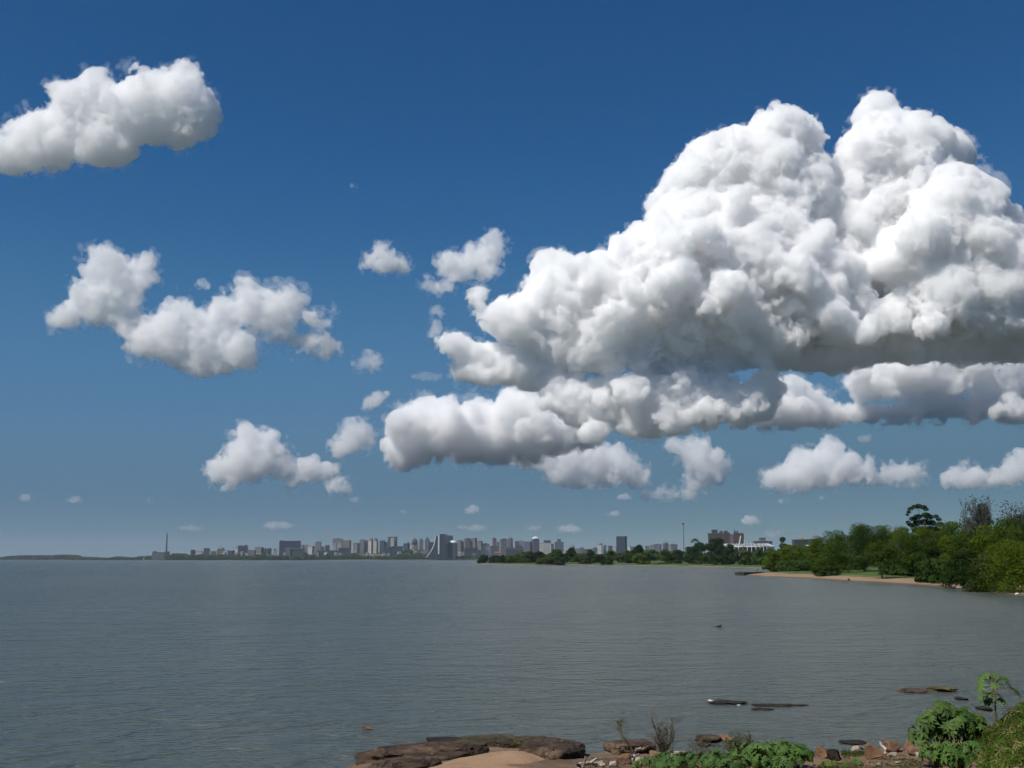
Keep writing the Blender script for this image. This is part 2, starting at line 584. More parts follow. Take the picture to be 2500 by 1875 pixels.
S1 = [(776,577),(800,550),(825,518),(842,540),(862,550),(892,568),(886,583),(830,587),(790,584)]
make_cloud('cumulus_cloud', 'small triangular white cloud in the middle of the sky', [(S1, 0, 30)], 8000, 2.2, 0.041, 11, wisp_density=0.013, **SML)
T1 = [(933,570),(960,548),(990,545),(1030,525),(1060,498),(1080,508),(1106,525),(1085,550),(1087,580),(1060,602),(1000,604),(950,592)]
make_cloud('cumulus_cloud', 'ragged white cloud right of the small triangular cloud', [(T1, 0, 36)], 8000, 2.2, 0.031, 12, wisp_density=0.010, **SML)
U1 = [(893,600),(935,608),(978,602),(980,628),(950,642),(925,625)]
make_cloud('cloud_wisp', 'faint cloud wisp hanging below the ragged white cloud', [(U1, 0, 18)], 8000, 2.0, 0.019, 13, wisp_density=0.006, **SML)
V1 = [(930,690),(945,668),(962,672),(960,700),(945,728),(932,722)]
make_cloud('cloud_wisp', 'faint upright cloud wisp beside the left tip of the huge cumulus', [(V1, 0, 18)], 8000, 2.0, 0.019, 14, wisp_density=0.006, **SML)
W1 = [(765,780),(790,766),(828,776),(826,790),(795,800),(770,796)]
make_cloud('cloud_wisp', 'faint small cloud right of the U-shaped cloud', [(W1, 0, 18)], 8500, 2.0, 0.022, 15, wisp_density=0.007, **SML)
X1 = [(783,866),(800,855),(828,852),(842,846),(836,864),(815,880),(790,882)]
make_cloud('cumulus_cloud', 'tiny white cloud floating above the left end of the cream cloud bank', [(X1, 0, 20)], 9500, 2.0, 0.038, 16, wisp_density=0.012, **SML)
Y1 = [(705,975),(735,935),(748,908),(790,912),(812,938),(795,968),(740,990)]
make_cloud('cumulus_cloud', 'thin lumpy cloud between the twin-topped cloud and the cream cloud bank', [(Y1, 0, 34)], 14500, 2.2, 0.027, 17, wisp_density=0.009, **SML)
Z1 = [(428,1008),(480,990),(500,950),(512,928),(540,914),(560,930),(588,922),(606,958),(632,982),(600,1022),(560,1032),(512,1040),(508,1065),(470,1042)]
Z2 = [(588,1022),(640,985),(690,990),(722,1003),(722,1036),(650,1042),(600,1040)]
make_cloud('cumulus_cloud', 'twin-topped ragged cumulus low in the left middle of the sky', [(Z1, 0, 42), (Z2, -10, 32)], 15500, 2.3, 0.034, 18, wisp_density=0.011, **SML)
B1 = [(708,1050),(735,1037),(752,1048),(750,1062),(712,1064)]
make_cloud('cumulus_cloud', 'tiny bright cloud puff under the right end of the twin-topped cumulus', [(B1, 0, 18)], 17500, 2.0, 0.038, 19, wisp_density=0.012, **SML)
TINY = dict(octs=((14, 2.5, 'b'), (7, 1.8, 'b'), (3.5, 1, 'v')), wisp=((10, 2.5, 'v'), (5, 2, 'v'), (3, 1.4, 'v')), wisp_iso=-2.0, cell=1.6)
for k, (x0, y0, x1, y1, dens, D, lab) in enumerate([
        (1000, 1088, 1040, 1113, .05, 25000, 'small pale puff of cloud above the tower with the curved wall'),
        (858, 1099, 884, 1112, .035, 25000, 'tiny faint cloud strip above the middle of the skyline'),
        (1308, 1102, 1344, 1118, .05, 25000, 'tiny pale cloud above the lone dark block'),
        (1598, 1109, 1647, 1137, .05, 26000, 'small pale cloud right above the red brick towers'),
        (560, 1124, 642, 1146, .028, 30000, 'faint pinkish cloud above the dark block with the cut-out corner'),
        (1325, 1064, 1372, 1083, .045, 21000, 'small flat cloud strip under the hook-shaped cloud'),
        (1678, 1076, 1708, 1088, .04, 21000, 'tiny cloud strip below the small peaked cumulus'),
        (1766, 1069, 1792, 1081, .03, 21000, 'tiny faint cloud strip below and between the peaked and round clouds'),
        (128, 1072, 188, 1090, .03, 23000, 'faint pinkish cloud strip low on the left above the wooded shore'),
        (36, 1064, 72, 1088, .025, 23000, 'very faint pinkish cloud near the left edge'),
        (748, 1072, 788, 1087, .03, 21000, 'faint cloud smudge just below the tiny bright puff'),
        (1195, 1130, 1268, 1154, .04, 30000, 'pale cloud low over the skyline left of the lone dark block'),
        (975, 1132, 1060, 1148, .032, 30000, 'faint pair of cloud strips just above the tower with the curved wall'),
        (1122, 1131, 1172, 1147, .032, 30000, 'faint cloud strip above the dense group of towers'),
        (380, 1132, 450, 1150, .018, 30000, 'barely visible pinkish cloud right of the tall chimney'),
        (312, 1076, 334, 1088, .02, 23000, 'barely visible cloud speck above the tall chimney'),
        (418, 600, 466, 632, .03, 7500, 'small torn wisp inside the bowl of the U-shaped cloud'),
        (752, 392, 778, 410, .02, 5200, 'tiny lone wisp in the open blue sky'),
        (880, 800, 960, 826, .015, 9000, 'barely visible veil of cloud left of the huge cumulus'),
        (1850, 935, 1890, 962, .02, 15000, 'small faint wisp above the small round cloud'),
        (2105, 330, 2135, 352, .022, 8000, 'wisp torn off the right shoulder of the tallest cloud tower'),
        (1645, 1142, 1700, 1160, .018, 30000, 'faint cloud low behind the stadium')]):
    w, h = x1 - x0, y1 - y0
    rg = random.Random(50 + k)
    pl = []
    for j in range(11):
        a = 2 * math.pi * j / 11
        rr = 0.5 * rg.uniform(0.72, 1.05)
        yy = math.sin(a) * rr * (1.0 if math.sin(a) < 0 else 0.75)
        pl.append((x0 + w / 2 + math.cos(a) * rr * w, y0 + h * 0.55 + yy * h))
    make_cloud('cloud_wisp', lab, [(pl, 0, h * 0.5)], D, density=dens * 0.9, seed=60 + k, **TINY)
# ------------------------------------------------------------------ water, haze
HX, HY0, HY1, HZ0, HZ1 = 6200.0, -120.0, 9700.0, -4.0, 150.0


def water_mat():
    m, nt = new_mat('lake water')
    tc = nd(nt, 'ShaderNodeNewGeometry')

    def layer(sx, sy, rz, scale, detail, rough=0.55, dist=0.0):
        mp = nd(nt, 'ShaderNodeMapping')
        mp.inputs['Scale'].default_value = (sx, sy, 1)
        mp.inputs['Rotation'].default_value = (0, 0, rz)
        nt.links.new(tc.outputs['Position'], mp.inputs['Vector'])
        n = nd(nt, 'ShaderNodeTexNoise', i_Scale=scale, i_Detail=detail, i_Roughness=rough, i_Distortion=dist)
        nt.links.new(mp.outputs[0], n.inputs['Vector'])
        return n.outputs['Fac']

    def math_(op, a, b):
        n = nd(nt, 'ShaderNodeMath', operation=op)
        for k, v in enumerate((a, b)):
            if hasattr(v, 'links'):
                nt.links.new(v, n.inputs[k])
            else:
                n.inputs[k].default_value = v
        return n.outputs[0]

    big = layer(0.6, 1.0, 0.16, 0.17, 3.0, 0.55, 0.8)          # long swell, ~6 m
    mid = layer(0.62, 1.0, 0.12, 0.75, 3.0, 0.6, 0.9)      # ~1.3 m
    sml = layer(0.7, 1.0, 0.22, 3.0, 3.0, 0.6, 0.6)      # ~0.3 m
    gust = layer(0.35, 1.0, 0.12, 0.022, 4.0, 0.6)        # patches of rougher and smoother water
    g = math_('MULTIPLY_ADD', gust, 1.5)
    g.node.inputs[2].default_value = 0.25
    h = math_('ADD', math_('MULTIPLY', big, WAVE[0]), math_('MULTIPLY', mid, WAVE[1]))
    h = math_('ADD', h, math_('MULTIPLY', math_('MULTIPLY', sml, WAVE[2]), g))
    bp = nd(nt, 'ShaderNodeBump', i_Strength=1.0, i_Distance=1.0)
    nt.links.new(h, bp.inputs['Height'])
    col = ramp(nt, layer(0.5, 1.0, 0.1, 0.012, 4.0), [(0.35, WATER_A), (0.65, WATER_B)])
    b = nd(nt, 'ShaderNodeBsdfPrincipled', i_Roughness=0.27, i_IOR=1.33)
    nt.links.new(col, b.inputs['Base Color'])
    nt.links.new(bp.outputs[0], b.inputs['Normal'])
    o = nd(nt, 'ShaderNodeOutputMaterial')
    nt.links.new(b.outputs[0], o.inputs['Surface'])
    return m


wv = [(-HX + 5, HY0 + 5, 0), (HX - 5, HY0 + 5, 0), (HX - 5, HY1 - 5, 0), (-HX + 5, HY1 - 5, 0)]
me = mesh_np('water', np.array(wv), quads=[(0, 1, 2, 3)])
me.materials.append(water_mat())
water = link_mesh('water', me)
tag(water, kind='structure')

bm = bmesh.new()
bmesh.ops.create_cube(bm, size=1.0)
for v in bm.verts:
    v.co = Vector((v.co.x * 2 * HX, (v.co.y + 0.5) * (HY1 - HY0) + HY0, (v.co.z + 0.5) * (HZ1 - HZ0) + HZ0))
me = bpy.data.meshes.new('haze')
bm.to_mesh(me)
bm.free()
m, nt = new_mat('pale air')
pv = nd(nt, 'ShaderNodeVolumePrincipled')
pv.inputs['Color'].default_value = (*HAZE_COL, 1)
pv.inputs['Density'].default_value = HAZE
pv.inputs['Density Attribute'].default_value = ''
pv.inputs['Anisotropy'].default_value = 0.0
o = nd(nt, 'ShaderNodeOutputMaterial')
nt.links.new(pv.outputs[0], o.inputs['Volume'])
me.materials.append(m)
haze = link_mesh('haze', me)
tag(haze, kind='stuff')
# ------------------------------------------------------------------ land
def sdist(P, poly):
    """signed distance of points (n,2) to a polygon, positive inside"""
    A = np.array(poly, dtype=np.float64)
    B = np.roll(A, -1, axis=0)
    ins = np.zeros(len(P), bool)
    d = np.full(len(P), 1e9)
    for a, b in zip(A, B):
        cond = (a[1] > P[:, 1]) != (b[1] > P[:, 1])
        with np.errstate(divide='ignore', invalid='ignore'):
            xi = (b[0] - a[0]) * (P[:, 1] - a[1]) / (b[1] - a[1]) + a[0]
        ins ^= cond & (P[:, 0] < xi)
        ab = b - a
        t = np.clip(((P - a) @ ab) / max(ab @ ab, 1e-9), 0, 1)
        d = np.minimum(d, np.hypot(*(P - a - t[:, None] * ab).T))
    return np.where(ins, d, -d)


def sheet(name, xs, ys, zfun, mat, cut=-0.6):
    X, Y = np.meshgrid(xs, ys)
    P = np.stack([X.ravel(), Y.ravel()], 1)
    z = zfun(P)
    nx, ny = len(xs), len(ys)
    i = np.arange((ny - 1) * (nx - 1))
    r, c = i // (nx - 1), i % (nx - 1)
    a = r * nx + c
    Q = np.stack([a, a + 1, a + nx + 1, a + nx], 1)
    Q = Q[(z[Q] > cut).any(1)]
    used = np.unique(Q)
    mp = np.full(len(P), -1)
    mp[used] = np.arange(len(used))
    me = mesh_np(name, np.column_stack([P, z])[used], quads=mp[Q], smooth=True)
    me.materials.append(mat)
    o = link_mesh(name, me)
    tag(o, kind='structure')
    return o


def wob(P, lam, seed):
    return hnoise(np.column_stack([P / lam, np.zeros(len(P))]) + 300.0, seed)


def shore_mat(name, z0, z1, sand, grass, gscale, grass2=None, wet=0.25):
    """sand near the water, grass above it, wet dark sand at the water's edge"""
    m, nt = new_mat(name)
    g = nd(nt, 'ShaderNodeNewGeometry')
    sp = nd(nt, 'ShaderNodeSeparateXYZ')
    nt.links.new(g.outputs['Position'], sp.inputs[0])
    n = nd(nt, 'ShaderNodeTexNoise', i_Scale=gscale, i_Detail=6.0, i_Roughness=0.65)
    nt.links.new(g.outputs['Position'], n.inputs['Vector'])
    n2 = nd(nt, 'ShaderNodeTexNoise', i_Scale=gscale * 9, i_Detail=4.0, i_Roughness=0.7)
    nt.links.new(g.outputs['Position'], n2.inputs['Vector'])
    a = nd(nt, 'ShaderNodeMath', operation='MULTIPLY_ADD')
    nt.links.new(n.outputs['Fac'], a.inputs[0])
    a.inputs[1].default_value = (z1 - z0) * 2.2
    nt.links.new(sp.outputs['Z'], a.inputs[2])
    mr = nd(nt, 'ShaderNodeMapRange')
    mr.inputs['From Min'].default_value = z0 + (z1 - z0) * 1.1
    mr.inputs['From Max'].default_value = z1 + (z1 - z0) * 1.1
    nt.links.new(a.outputs[0], mr.inputs['Value'])
    sc_ = ramp(nt, n2.outputs['Fac'], [(0.3, [c * 0.72 for c in sand]), (0.7, [c * 1.15 for c in sand])])
    gc = ramp(nt, n2.outputs['Fac'], [(0.3, grass), (0.7, grass2 or [c * 1.7 for c in grass])])
    mx = nd(nt, 'ShaderNodeMix', data_type='RGBA')
    nt.links.new(mr.outputs[0], mx.inputs[0])
    nt.links.new(sc_, mx.inputs[6])
    nt.links.new(gc, mx.inputs[7])
    wm = nd(nt, 'ShaderNodeMapRange')
    wm.inputs['From Min'].default_value = wet * 0.4
    wm.inputs['From Max'].default_value = wet
    wm.inputs['To Min'].default_value = 0.45
    nt.links.new(sp.outputs['Z'], wm.inputs['Value'])
    mw = nd(nt, 'ShaderNodeMix', data_type='RGBA', blend_type='MULTIPLY')
    mw.inputs[0].default_value = 1.0
    nt.links.new(mx.outputs[2], mw.inputs[6])
    nt.links.new(wm.outputs[0], mw.inputs[7])
    b = nd(nt, 'ShaderNodeBsdfPrincipled', i_Roughness=0.95)
    b.inputs['Specular IOR Level'].default_value = 0.2
    nt.links.new(mw.outputs[2], b.inputs['Base Color'])
    bp = nd(nt, 'ShaderNodeBump', i_Strength=0.6, i_Distance=0.08)
    nt.links.new(n2.outputs['Fac'], bp.inputs['Height'])
    nt.links.new(bp.outputs[0], b.inputs['Normal'])
    o = nd(nt, 'ShaderNodeOutputMaterial')
    nt.links.new(b.outputs[0], o.inputs['Surface'])
    return m


def shore_pts(L):
    return [tuple(on(px, py, 0)[:2]) for px, py in L]


# right shore: near beach, spit with the jetty, cove, far bank
SHORE = shore_pts([(2500, 1456), (2420, 1448), (2380, 1441), (2320, 1435), (2250, 1429.5), (2190, 1425.5), (2130, 1422), (2070, 1419), (2010, 1415), (1960, 1411.5),
                   (1900, 1409), (1850, 1407), (1812, 1404), (1815, 1401.5), (1850, 1399.5), (1880, 1397.5), (1900, 1395), (1895, 1391.5), (1880, 1389), (1840, 1387), (1800, 1386.3),
                   (1760, 1385.3), (1700, 1383.6), (1600, 1382.2), (1500, 1380.6), (1400, 1379.6), (1330, 1380.2), (1280, 1380), (1180, 1377.4), (1163, 1376.2), (1172, 1374.8)])
SHORE_POLY = [(62, 105)] + SHORE + [(60, 1500), (700, 1700), (900, 1200), (900, 105)]


def z_right(P):
    s = sdist(P, SHORE_POLY) + wob(P, 9.0, 5) * 0.9 + wob(P, 3.0, 6) * 0.4
    z = np.where(s > 0, 1.0 * (1 - np.exp(-np.maximum(s, 0) / 9.0)) + np.clip(s - 12, 0, 200) * 0.016, s * 0.12)
    return np.maximum(z, -1.2) + np.where(s > 6, wob(P, 14.0, 8) * 0.15, 0)


mat_bank = shore_mat('bank earth and grass', 0.05, 0.55, (0.36, 0.25, 0.16), (0.040, 0.066, 0.018), 0.035)
mat_shore = shore_mat('shore sand and grass', 0.58, 0.84, (0.29, 0.20, 0.125), (0.045, 0.075, 0.018), 0.09)
sheet('shore_ground', np.arange(30, 420, 2.5), np.arange(100, 560, 2.5), z_right, mat_shore)
sheet('far_bank_ground', np.arange(-60, 900, 6.0), np.arange(556, 1700, 6.0), z_right, mat_bank)

# the city's land: a low shore with a long rise behind it
CITY_SHORE = [(-6000, 8200), (-3200, 7300)] + shore_pts([(0, 1366.45), (230, 1366.6), (330, 1366.8), (420, 1367.2), (520, 1367.35), (700, 1367.5), (900, 1367.6), (1060, 1367.7), (1150, 1367.75), (1260, 1367.9)]) + [(400, 3700), (1000, 2600), (1600, 2000), (3000, 1700), (6000, 1700), (6000, 9600), (-6000, 9600)]


def z_city(P):
    s = sdist(P, CITY_SHORE) + wob(P, 60, 3) * 14
    ridge = 34 * np.exp(-((P[:, 0] + 450) / 900.0) ** 2 - ((P[:, 1] - 5600) / 700.0) ** 2)
    z = np.where(s > 0, 1.6 * (1 - np.exp(-np.maximum(s, 0) / 25.0)) + np.clip(s - 60, 0, 900) * 0.006, s * 0.05)
    return np.maximum(z, -1.5) + np.where(s > 60, ridge * np.clip((s - 60) / 300, 0, 1), 0)


mat_city_ground = shore_mat('far shore sand and scrub', 0.7, 1.1, (0.36, 0.29, 0.20), (0.05, 0.058, 0.035), 0.02, grass2=(0.10, 0.10, 0.085))
xs = np.arange(-6000, 6001, 40.0)
sheet('city_ground', xs, np.arange(1720, 9560, 40.0), z_city, mat_city_ground)


def ground_z(x, y):
    P = np.array([[x, y]], dtype=np.float64)
    return float(max(z_right(P)[0], z_city(P)[0], 0.0))
# ------------------------------------------------------------------ trees
def leaf_mat(name, c_dark, c_light, trans=0.25, rough=0.8, spec=0.06):
    m, nt = new_mat(name)
    oi = nd(nt, 'ShaderNodeObjectInfo')
    g = nd(nt, 'ShaderNodeNewGeometry')
    n = nd(nt, 'ShaderNodeTexNoise', i_Scale=0.35, i_Detail=3.0)
    nt.links.new(g.outputs['Position'], n.inputs['Vector'])
    ad = nd(nt, 'ShaderNodeMath', operation='MULTIPLY_ADD')
    nt.links.new(oi.outputs['Random'], ad.inputs[0])
    ad.inputs[1].default_value = 0.5
    sb = nd(nt, 'ShaderNodeMath', operation='MULTIPLY_ADD')
    nt.links.new(g.outputs['Random Per Island'], sb.inputs[0])
    sb.inputs[1].default_value = 0.35
    nt.links.new(n.outputs['Fac'], sb.inputs[2])
    nt.links.new(sb.outputs[0], ad.inputs[2])
    col = ramp(nt, ad.outputs[0], [(0.35, c_dark), (1.15 if False else 1.0, c_light)])
    b = nd(nt, 'ShaderNodeBsdfPrincipled', i_Roughness=rough)
    b.inputs['Specular IOR Level'].default_value = spec
    nt.links.new(col, b.inputs['Base Color'])
    t = nd(nt, 'ShaderNodeBsdfTranslucent')
    nt.links.new(col, t.inputs['Color'])
    mx = nd(nt, 'ShaderNodeMixShader')
    mx.inputs[0].default_value = trans
    nt.links.new(b.outputs[0], mx.inputs[1])
    nt.links.new(t.outputs[0], mx.inputs[2])
    o = nd(nt, 'ShaderNodeOutputMaterial')
    nt.links.new(mx.outputs[0], o.inputs['Surface'])
    return m


LEAF = {
    'green': leaf_mat('leaves mid green', (0.0217, 0.0451, 0.0052), (0.0592, 0.1003, 0.0103)),
    'lime': leaf_mat('leaves yellow green', (0.0375, 0.0686, 0.0045), (0.0939, 0.1379, 0.0103), trans=0.35),
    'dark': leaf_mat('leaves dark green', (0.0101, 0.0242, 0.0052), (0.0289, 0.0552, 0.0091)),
    'olive': leaf_mat('leaves olive', (0.0289, 0.0451, 0.0091), (0.0636, 0.0853, 0.0182)),
    'grey': leaf_mat('leaves dull grey green', (0.0253, 0.0376, 0.0194), (0.0470, 0.0602, 0.0292)),
    'far': leaf_mat('leaves of the far shore', (0.0188, 0.0418, 0.0077), (0.0419, 0.0735, 0.0130)),
}
BARK = noise_mat('bark', (0.045, 0.034, 0.025), (0.11, 0.085, 0.06), scale=3.0, vscale=(1, 1, 0.2), bump=0.5)
TWIG = noise_mat('grey twigs', (0.07, 0.062, 0.055), (0.13, 0.115, 0.10), scale=3.0)


def leaves(pos, nrm, size, rng, ratio=0.62):
    """quads centred on pos, facing nrm, random spin"""
    n = len(pos)
    t = rng.normal(size=(n, 3))
    u = np.cross(nrm, t)
    u /= np.linalg.norm(u, axis=1, keepdims=True) + 1e-9
    v = np.cross(nrm, u)
    sz = size * (0.6 + 0.8 * rng.random((n, 1)))
    a, b = u * sz * 0.5, v * sz * 0.5 * ratio
    bend = nrm * sz * 0.12
    V = np.stack([pos - a, pos - b + bend, pos + a, pos + b + bend], 1).reshape(-1, 3)
    Q = np.arange(n * 4).reshape(-1, 4)
    return V, Q


def crown_lobes(kind, rx, ry, h, z0, rng, n):
    """centres and radii of leaf clumps; crown spans z0 .. h"""
    L = []
    ch = h - z0
    for k in range(n):
        a = rng.random() * 2 * math.pi
        if kind == 'round':
            u = rng.random() ** 0.6
            w = rng.random()
            prof = math.sin(math.pi * (0.12 + 0.80 * w)) ** 0.6
            L.append((math.cos(a) * rx * 0.74 * u * prof, math.sin(a) * ry * 0.74 * u * prof, z0 + ch * (0.10 + 0.78 * w), (0.17 + 0.15 * rng.random())))
        elif kind == 'bush':
            u = rng.random() ** 0.6
            w = rng.random() ** 1.1
            prof = math.sqrt(max(0.05, 1 - w ** 2.2))
            L.append((math.cos(a) * rx * 0.8 * u * prof, math.sin(a) * ry * 0.8 * u * prof, z0 + ch * (0.06 + 0.80 * w), (0.15 + 0.17 * rng.random())))
        elif kind == 'dome':
            w = rng.random() ** 0.7
            u = rng.random() ** 0.5
            prof = math.sqrt(max(0.03, 1 - w ** 2.5))
            L.append((math.cos(a) * rx * 0.82 * u * prof, math.sin(a) * ry * 0.82 * u * prof, z0 + ch * (0.02 + 0.84 * w), (0.14 + 0.14 * rng.random())))
        elif kind == 'layer':
            t = [0.0, 0.14, 0.28, 0.42, 0.84, 0.92, 0.06, 0.55][k % 8]
            spread = [1.0, 0.95, 0.85, 0.6, 0.55, 0.5, 1.0, 0.75][k % 8]
            u = 0.25 + 0.75 * rng.random() ** 0.6
            L.append((math.cos(a) * rx * spread * u, math.sin(a) * ry * spread * u, z0 + ch * (t + 0.05 * rng.random()), (0.13 + 0.09 * rng.random())))
    return L


def crown_mesh(name, kind, rx, ry, h, z0, leaf, n_leaf, seed, n_lobe=26, mat='green', droop=0.0, given=None):
    rng = np.random.default_rng(seed)
    L = crown_lobes(kind, rx, ry, h, z0, rng, n_lobe)
    base = (rx + ry + (h - z0)) / 3
    C = np.array([l[:3] for l in L])
    Rr = np.array([l[3] for l in L]) * base * 1.02
    if given:
        C = np.array([g[:3] for g in given])
        Rr = np.array([g[3] for g in given])
    w = Rr ** 2 / (Rr ** 2).sum()
    k = rng.choice(len(C), n_leaf, p=w)
    d = rng.normal(size=(n_leaf, 3))
    d[:, 2] += 0.35
    d /= np.linalg.norm(d, axis=1, keepdims=True)
    rad = 0.62 + 0.46 * rng.random((n_leaf, 1)) ** 0.6
    flat = np.array([1, 1, 0.72 if kind != 'layer' else 0.6])
    P = C[k] + d * rad * Rr[k][:, None] * flat
    if droop:
        P[:, 2] -= droop * np.hypot(P[:, 0] / rx, P[:, 1] / ry) ** 2 * h * rng.random(n_leaf)
    if not given:
        P[:, 2] = z0 * .6 + (P[:, 2] - z0 * .6) * (h - z0 * .6) / (np.percentile(P[:, 2], 99) - z0 * .6)
        P[:, 0] *= rx / np.percentile(np.abs(P[:, 0]), 99)
    P[:, 2] = np.maximum(P[:, 2], 0.05 + 0.2 * rng.random(n_leaf))
    nr = d + rng.normal(size=(n_leaf, 3)) * 0.38
    nr /= np.linalg.norm(nr, axis=1, keepdims=True)
    V, Q = leaves(P, nr, leaf, rng)
    me = mesh_np(name, V, quads=Q)
    me.materials.append(LEAF[mat])
    return me, C


def tubes(paths, nseg=6):
    """paths: list of (points, radii) -> verts, quads"""
    Vs, Qs, b = [], [], 0
    for pts, rad in paths:
        P = np.array(pts, dtype=np.float64)
        m = len(P)
        T = np.gradient(P, axis=0) if m > 2 else np.repeat((P[1] - P[0])[None], 2, 0)
        T /= np.linalg.norm(T, axis=1, keepdims=True) + 1e-9
        ref = np.array([0.31, 0.87, 0.15])
        U = np.cross(T, ref)
        U /= np.linalg.norm(U, axis=1, keepdims=True) + 1e-9
        W = np.cross(T, U)
        a = np.arange(nseg) * 2 * math.pi / nseg
        ring = P[:, None] + (np.cos(a)[None, :, None] * U[:, None] + np.sin(a)[None, :, None] * W[:, None]) * np.array(rad)[:, None, None]
        Vs.append(ring.reshape(-1, 3))
        for i in range(m - 1):
            for j in range(nseg):
                j2 = (j + 1) % nseg
                Qs.append((b + i * nseg + j, b + i * nseg + j2, b + (i + 1) * nseg + j2, b + (i + 1) * nseg + j))
        b += m * nseg
    return np.concatenate(Vs), np.array(Qs)


def limb(p0, p1, r0, r1, rng, n=5, wob_=0.08):
    p0, p1 = np.array(p0, float), np.array(p1, float)
    Ls = np.linalg.norm(p1 - p0)
    pts = [p0 + (p1 - p0) * t + rng.normal(size=3) * Ls * wob_ * (0 if t in (0.0, 1.0) else 1) for t in np.linspace(0, 1, n)]
    return pts, np.linspace(r0, r1, n)


def trunk_mesh(name, h, z0, r, targets, seed, lean=0.0, mat=None, limbs=6):
    rng = np.random.default_rng(seed)
    fork = np.array([lean * z0, 0.2 * rng.normal() * r, max(z0 * 0.9, h * 0.25)])
    paths = [limb((0, 0, -0.4), fork, r * 1.25, r * 0.75, rng, 5, 0.03)]
    T = targets[np.argsort(-targets[:, 2])]
    pick = T[:: max(1, len(T) // limbs)][:limbs]
    for t in pick:
        paths.append(limb(fork, t, r * 0.5, r * 0.12, rng, 5, 0.06))
    V, Q = tubes(paths)
    me = mesh_np(name, V, quads=Q, smooth=True)
    me.materials.append(mat or BARK)
    return me


def make_tree(name, label, px, base_y, top_y, width, Y, kind='round', mat='green', clear=0.22, leaf=None, n_leaf=None, seed=0, group=None,
              lobes_px=None, cat='tree', trunk=True, depth=None, n_lobe=44, lean=0.0, droop=0.0, zb=None):
    """a tree whose crown spans `width` pixels around px and reaches the pixel row top_y, standing at depth Y"""
    s = pxm(Y)
    x = at(px, 1364.5, Y).x
    gz = ground_z(x, Y) if zb is None else zb
    top = at(px, top_y, Y).z
    h = max(1.0, top - gz)
    rx = width * s * 0.5
    ry = depth or rx * 0.9
    lf = leaf or max(0.28, s * 2.6)
    nl = n_leaf or int(min(9000, max(500, 36 * (rx * h + rx * ry) / (lf * lf))))
    z0 = h * clear
    o = empty(name, (x, Y, gz - 0.05), 0)
    tag(o, label, cat, group)
    cm, C = crown_mesh(name + ' crown', kind, rx, ry, h, z0, lf, nl, seed, n_lobe, mat, droop,
                       None if not lobes_px else [((q[0] - px) * s, random.uniform(-.3, .3) * rx, (1364.5 - q[1]) * s + CAM_H - gz, q[2] * s) for q in lobes_px])
    link_mesh('crown', cm, o)
    if trunk:
        link_mesh('trunk', trunk_mesh(name + ' trunk', h, max(z0, h * 0.12), max(0.06, h * 0.022), C, seed + 1, lean), o)
    return o
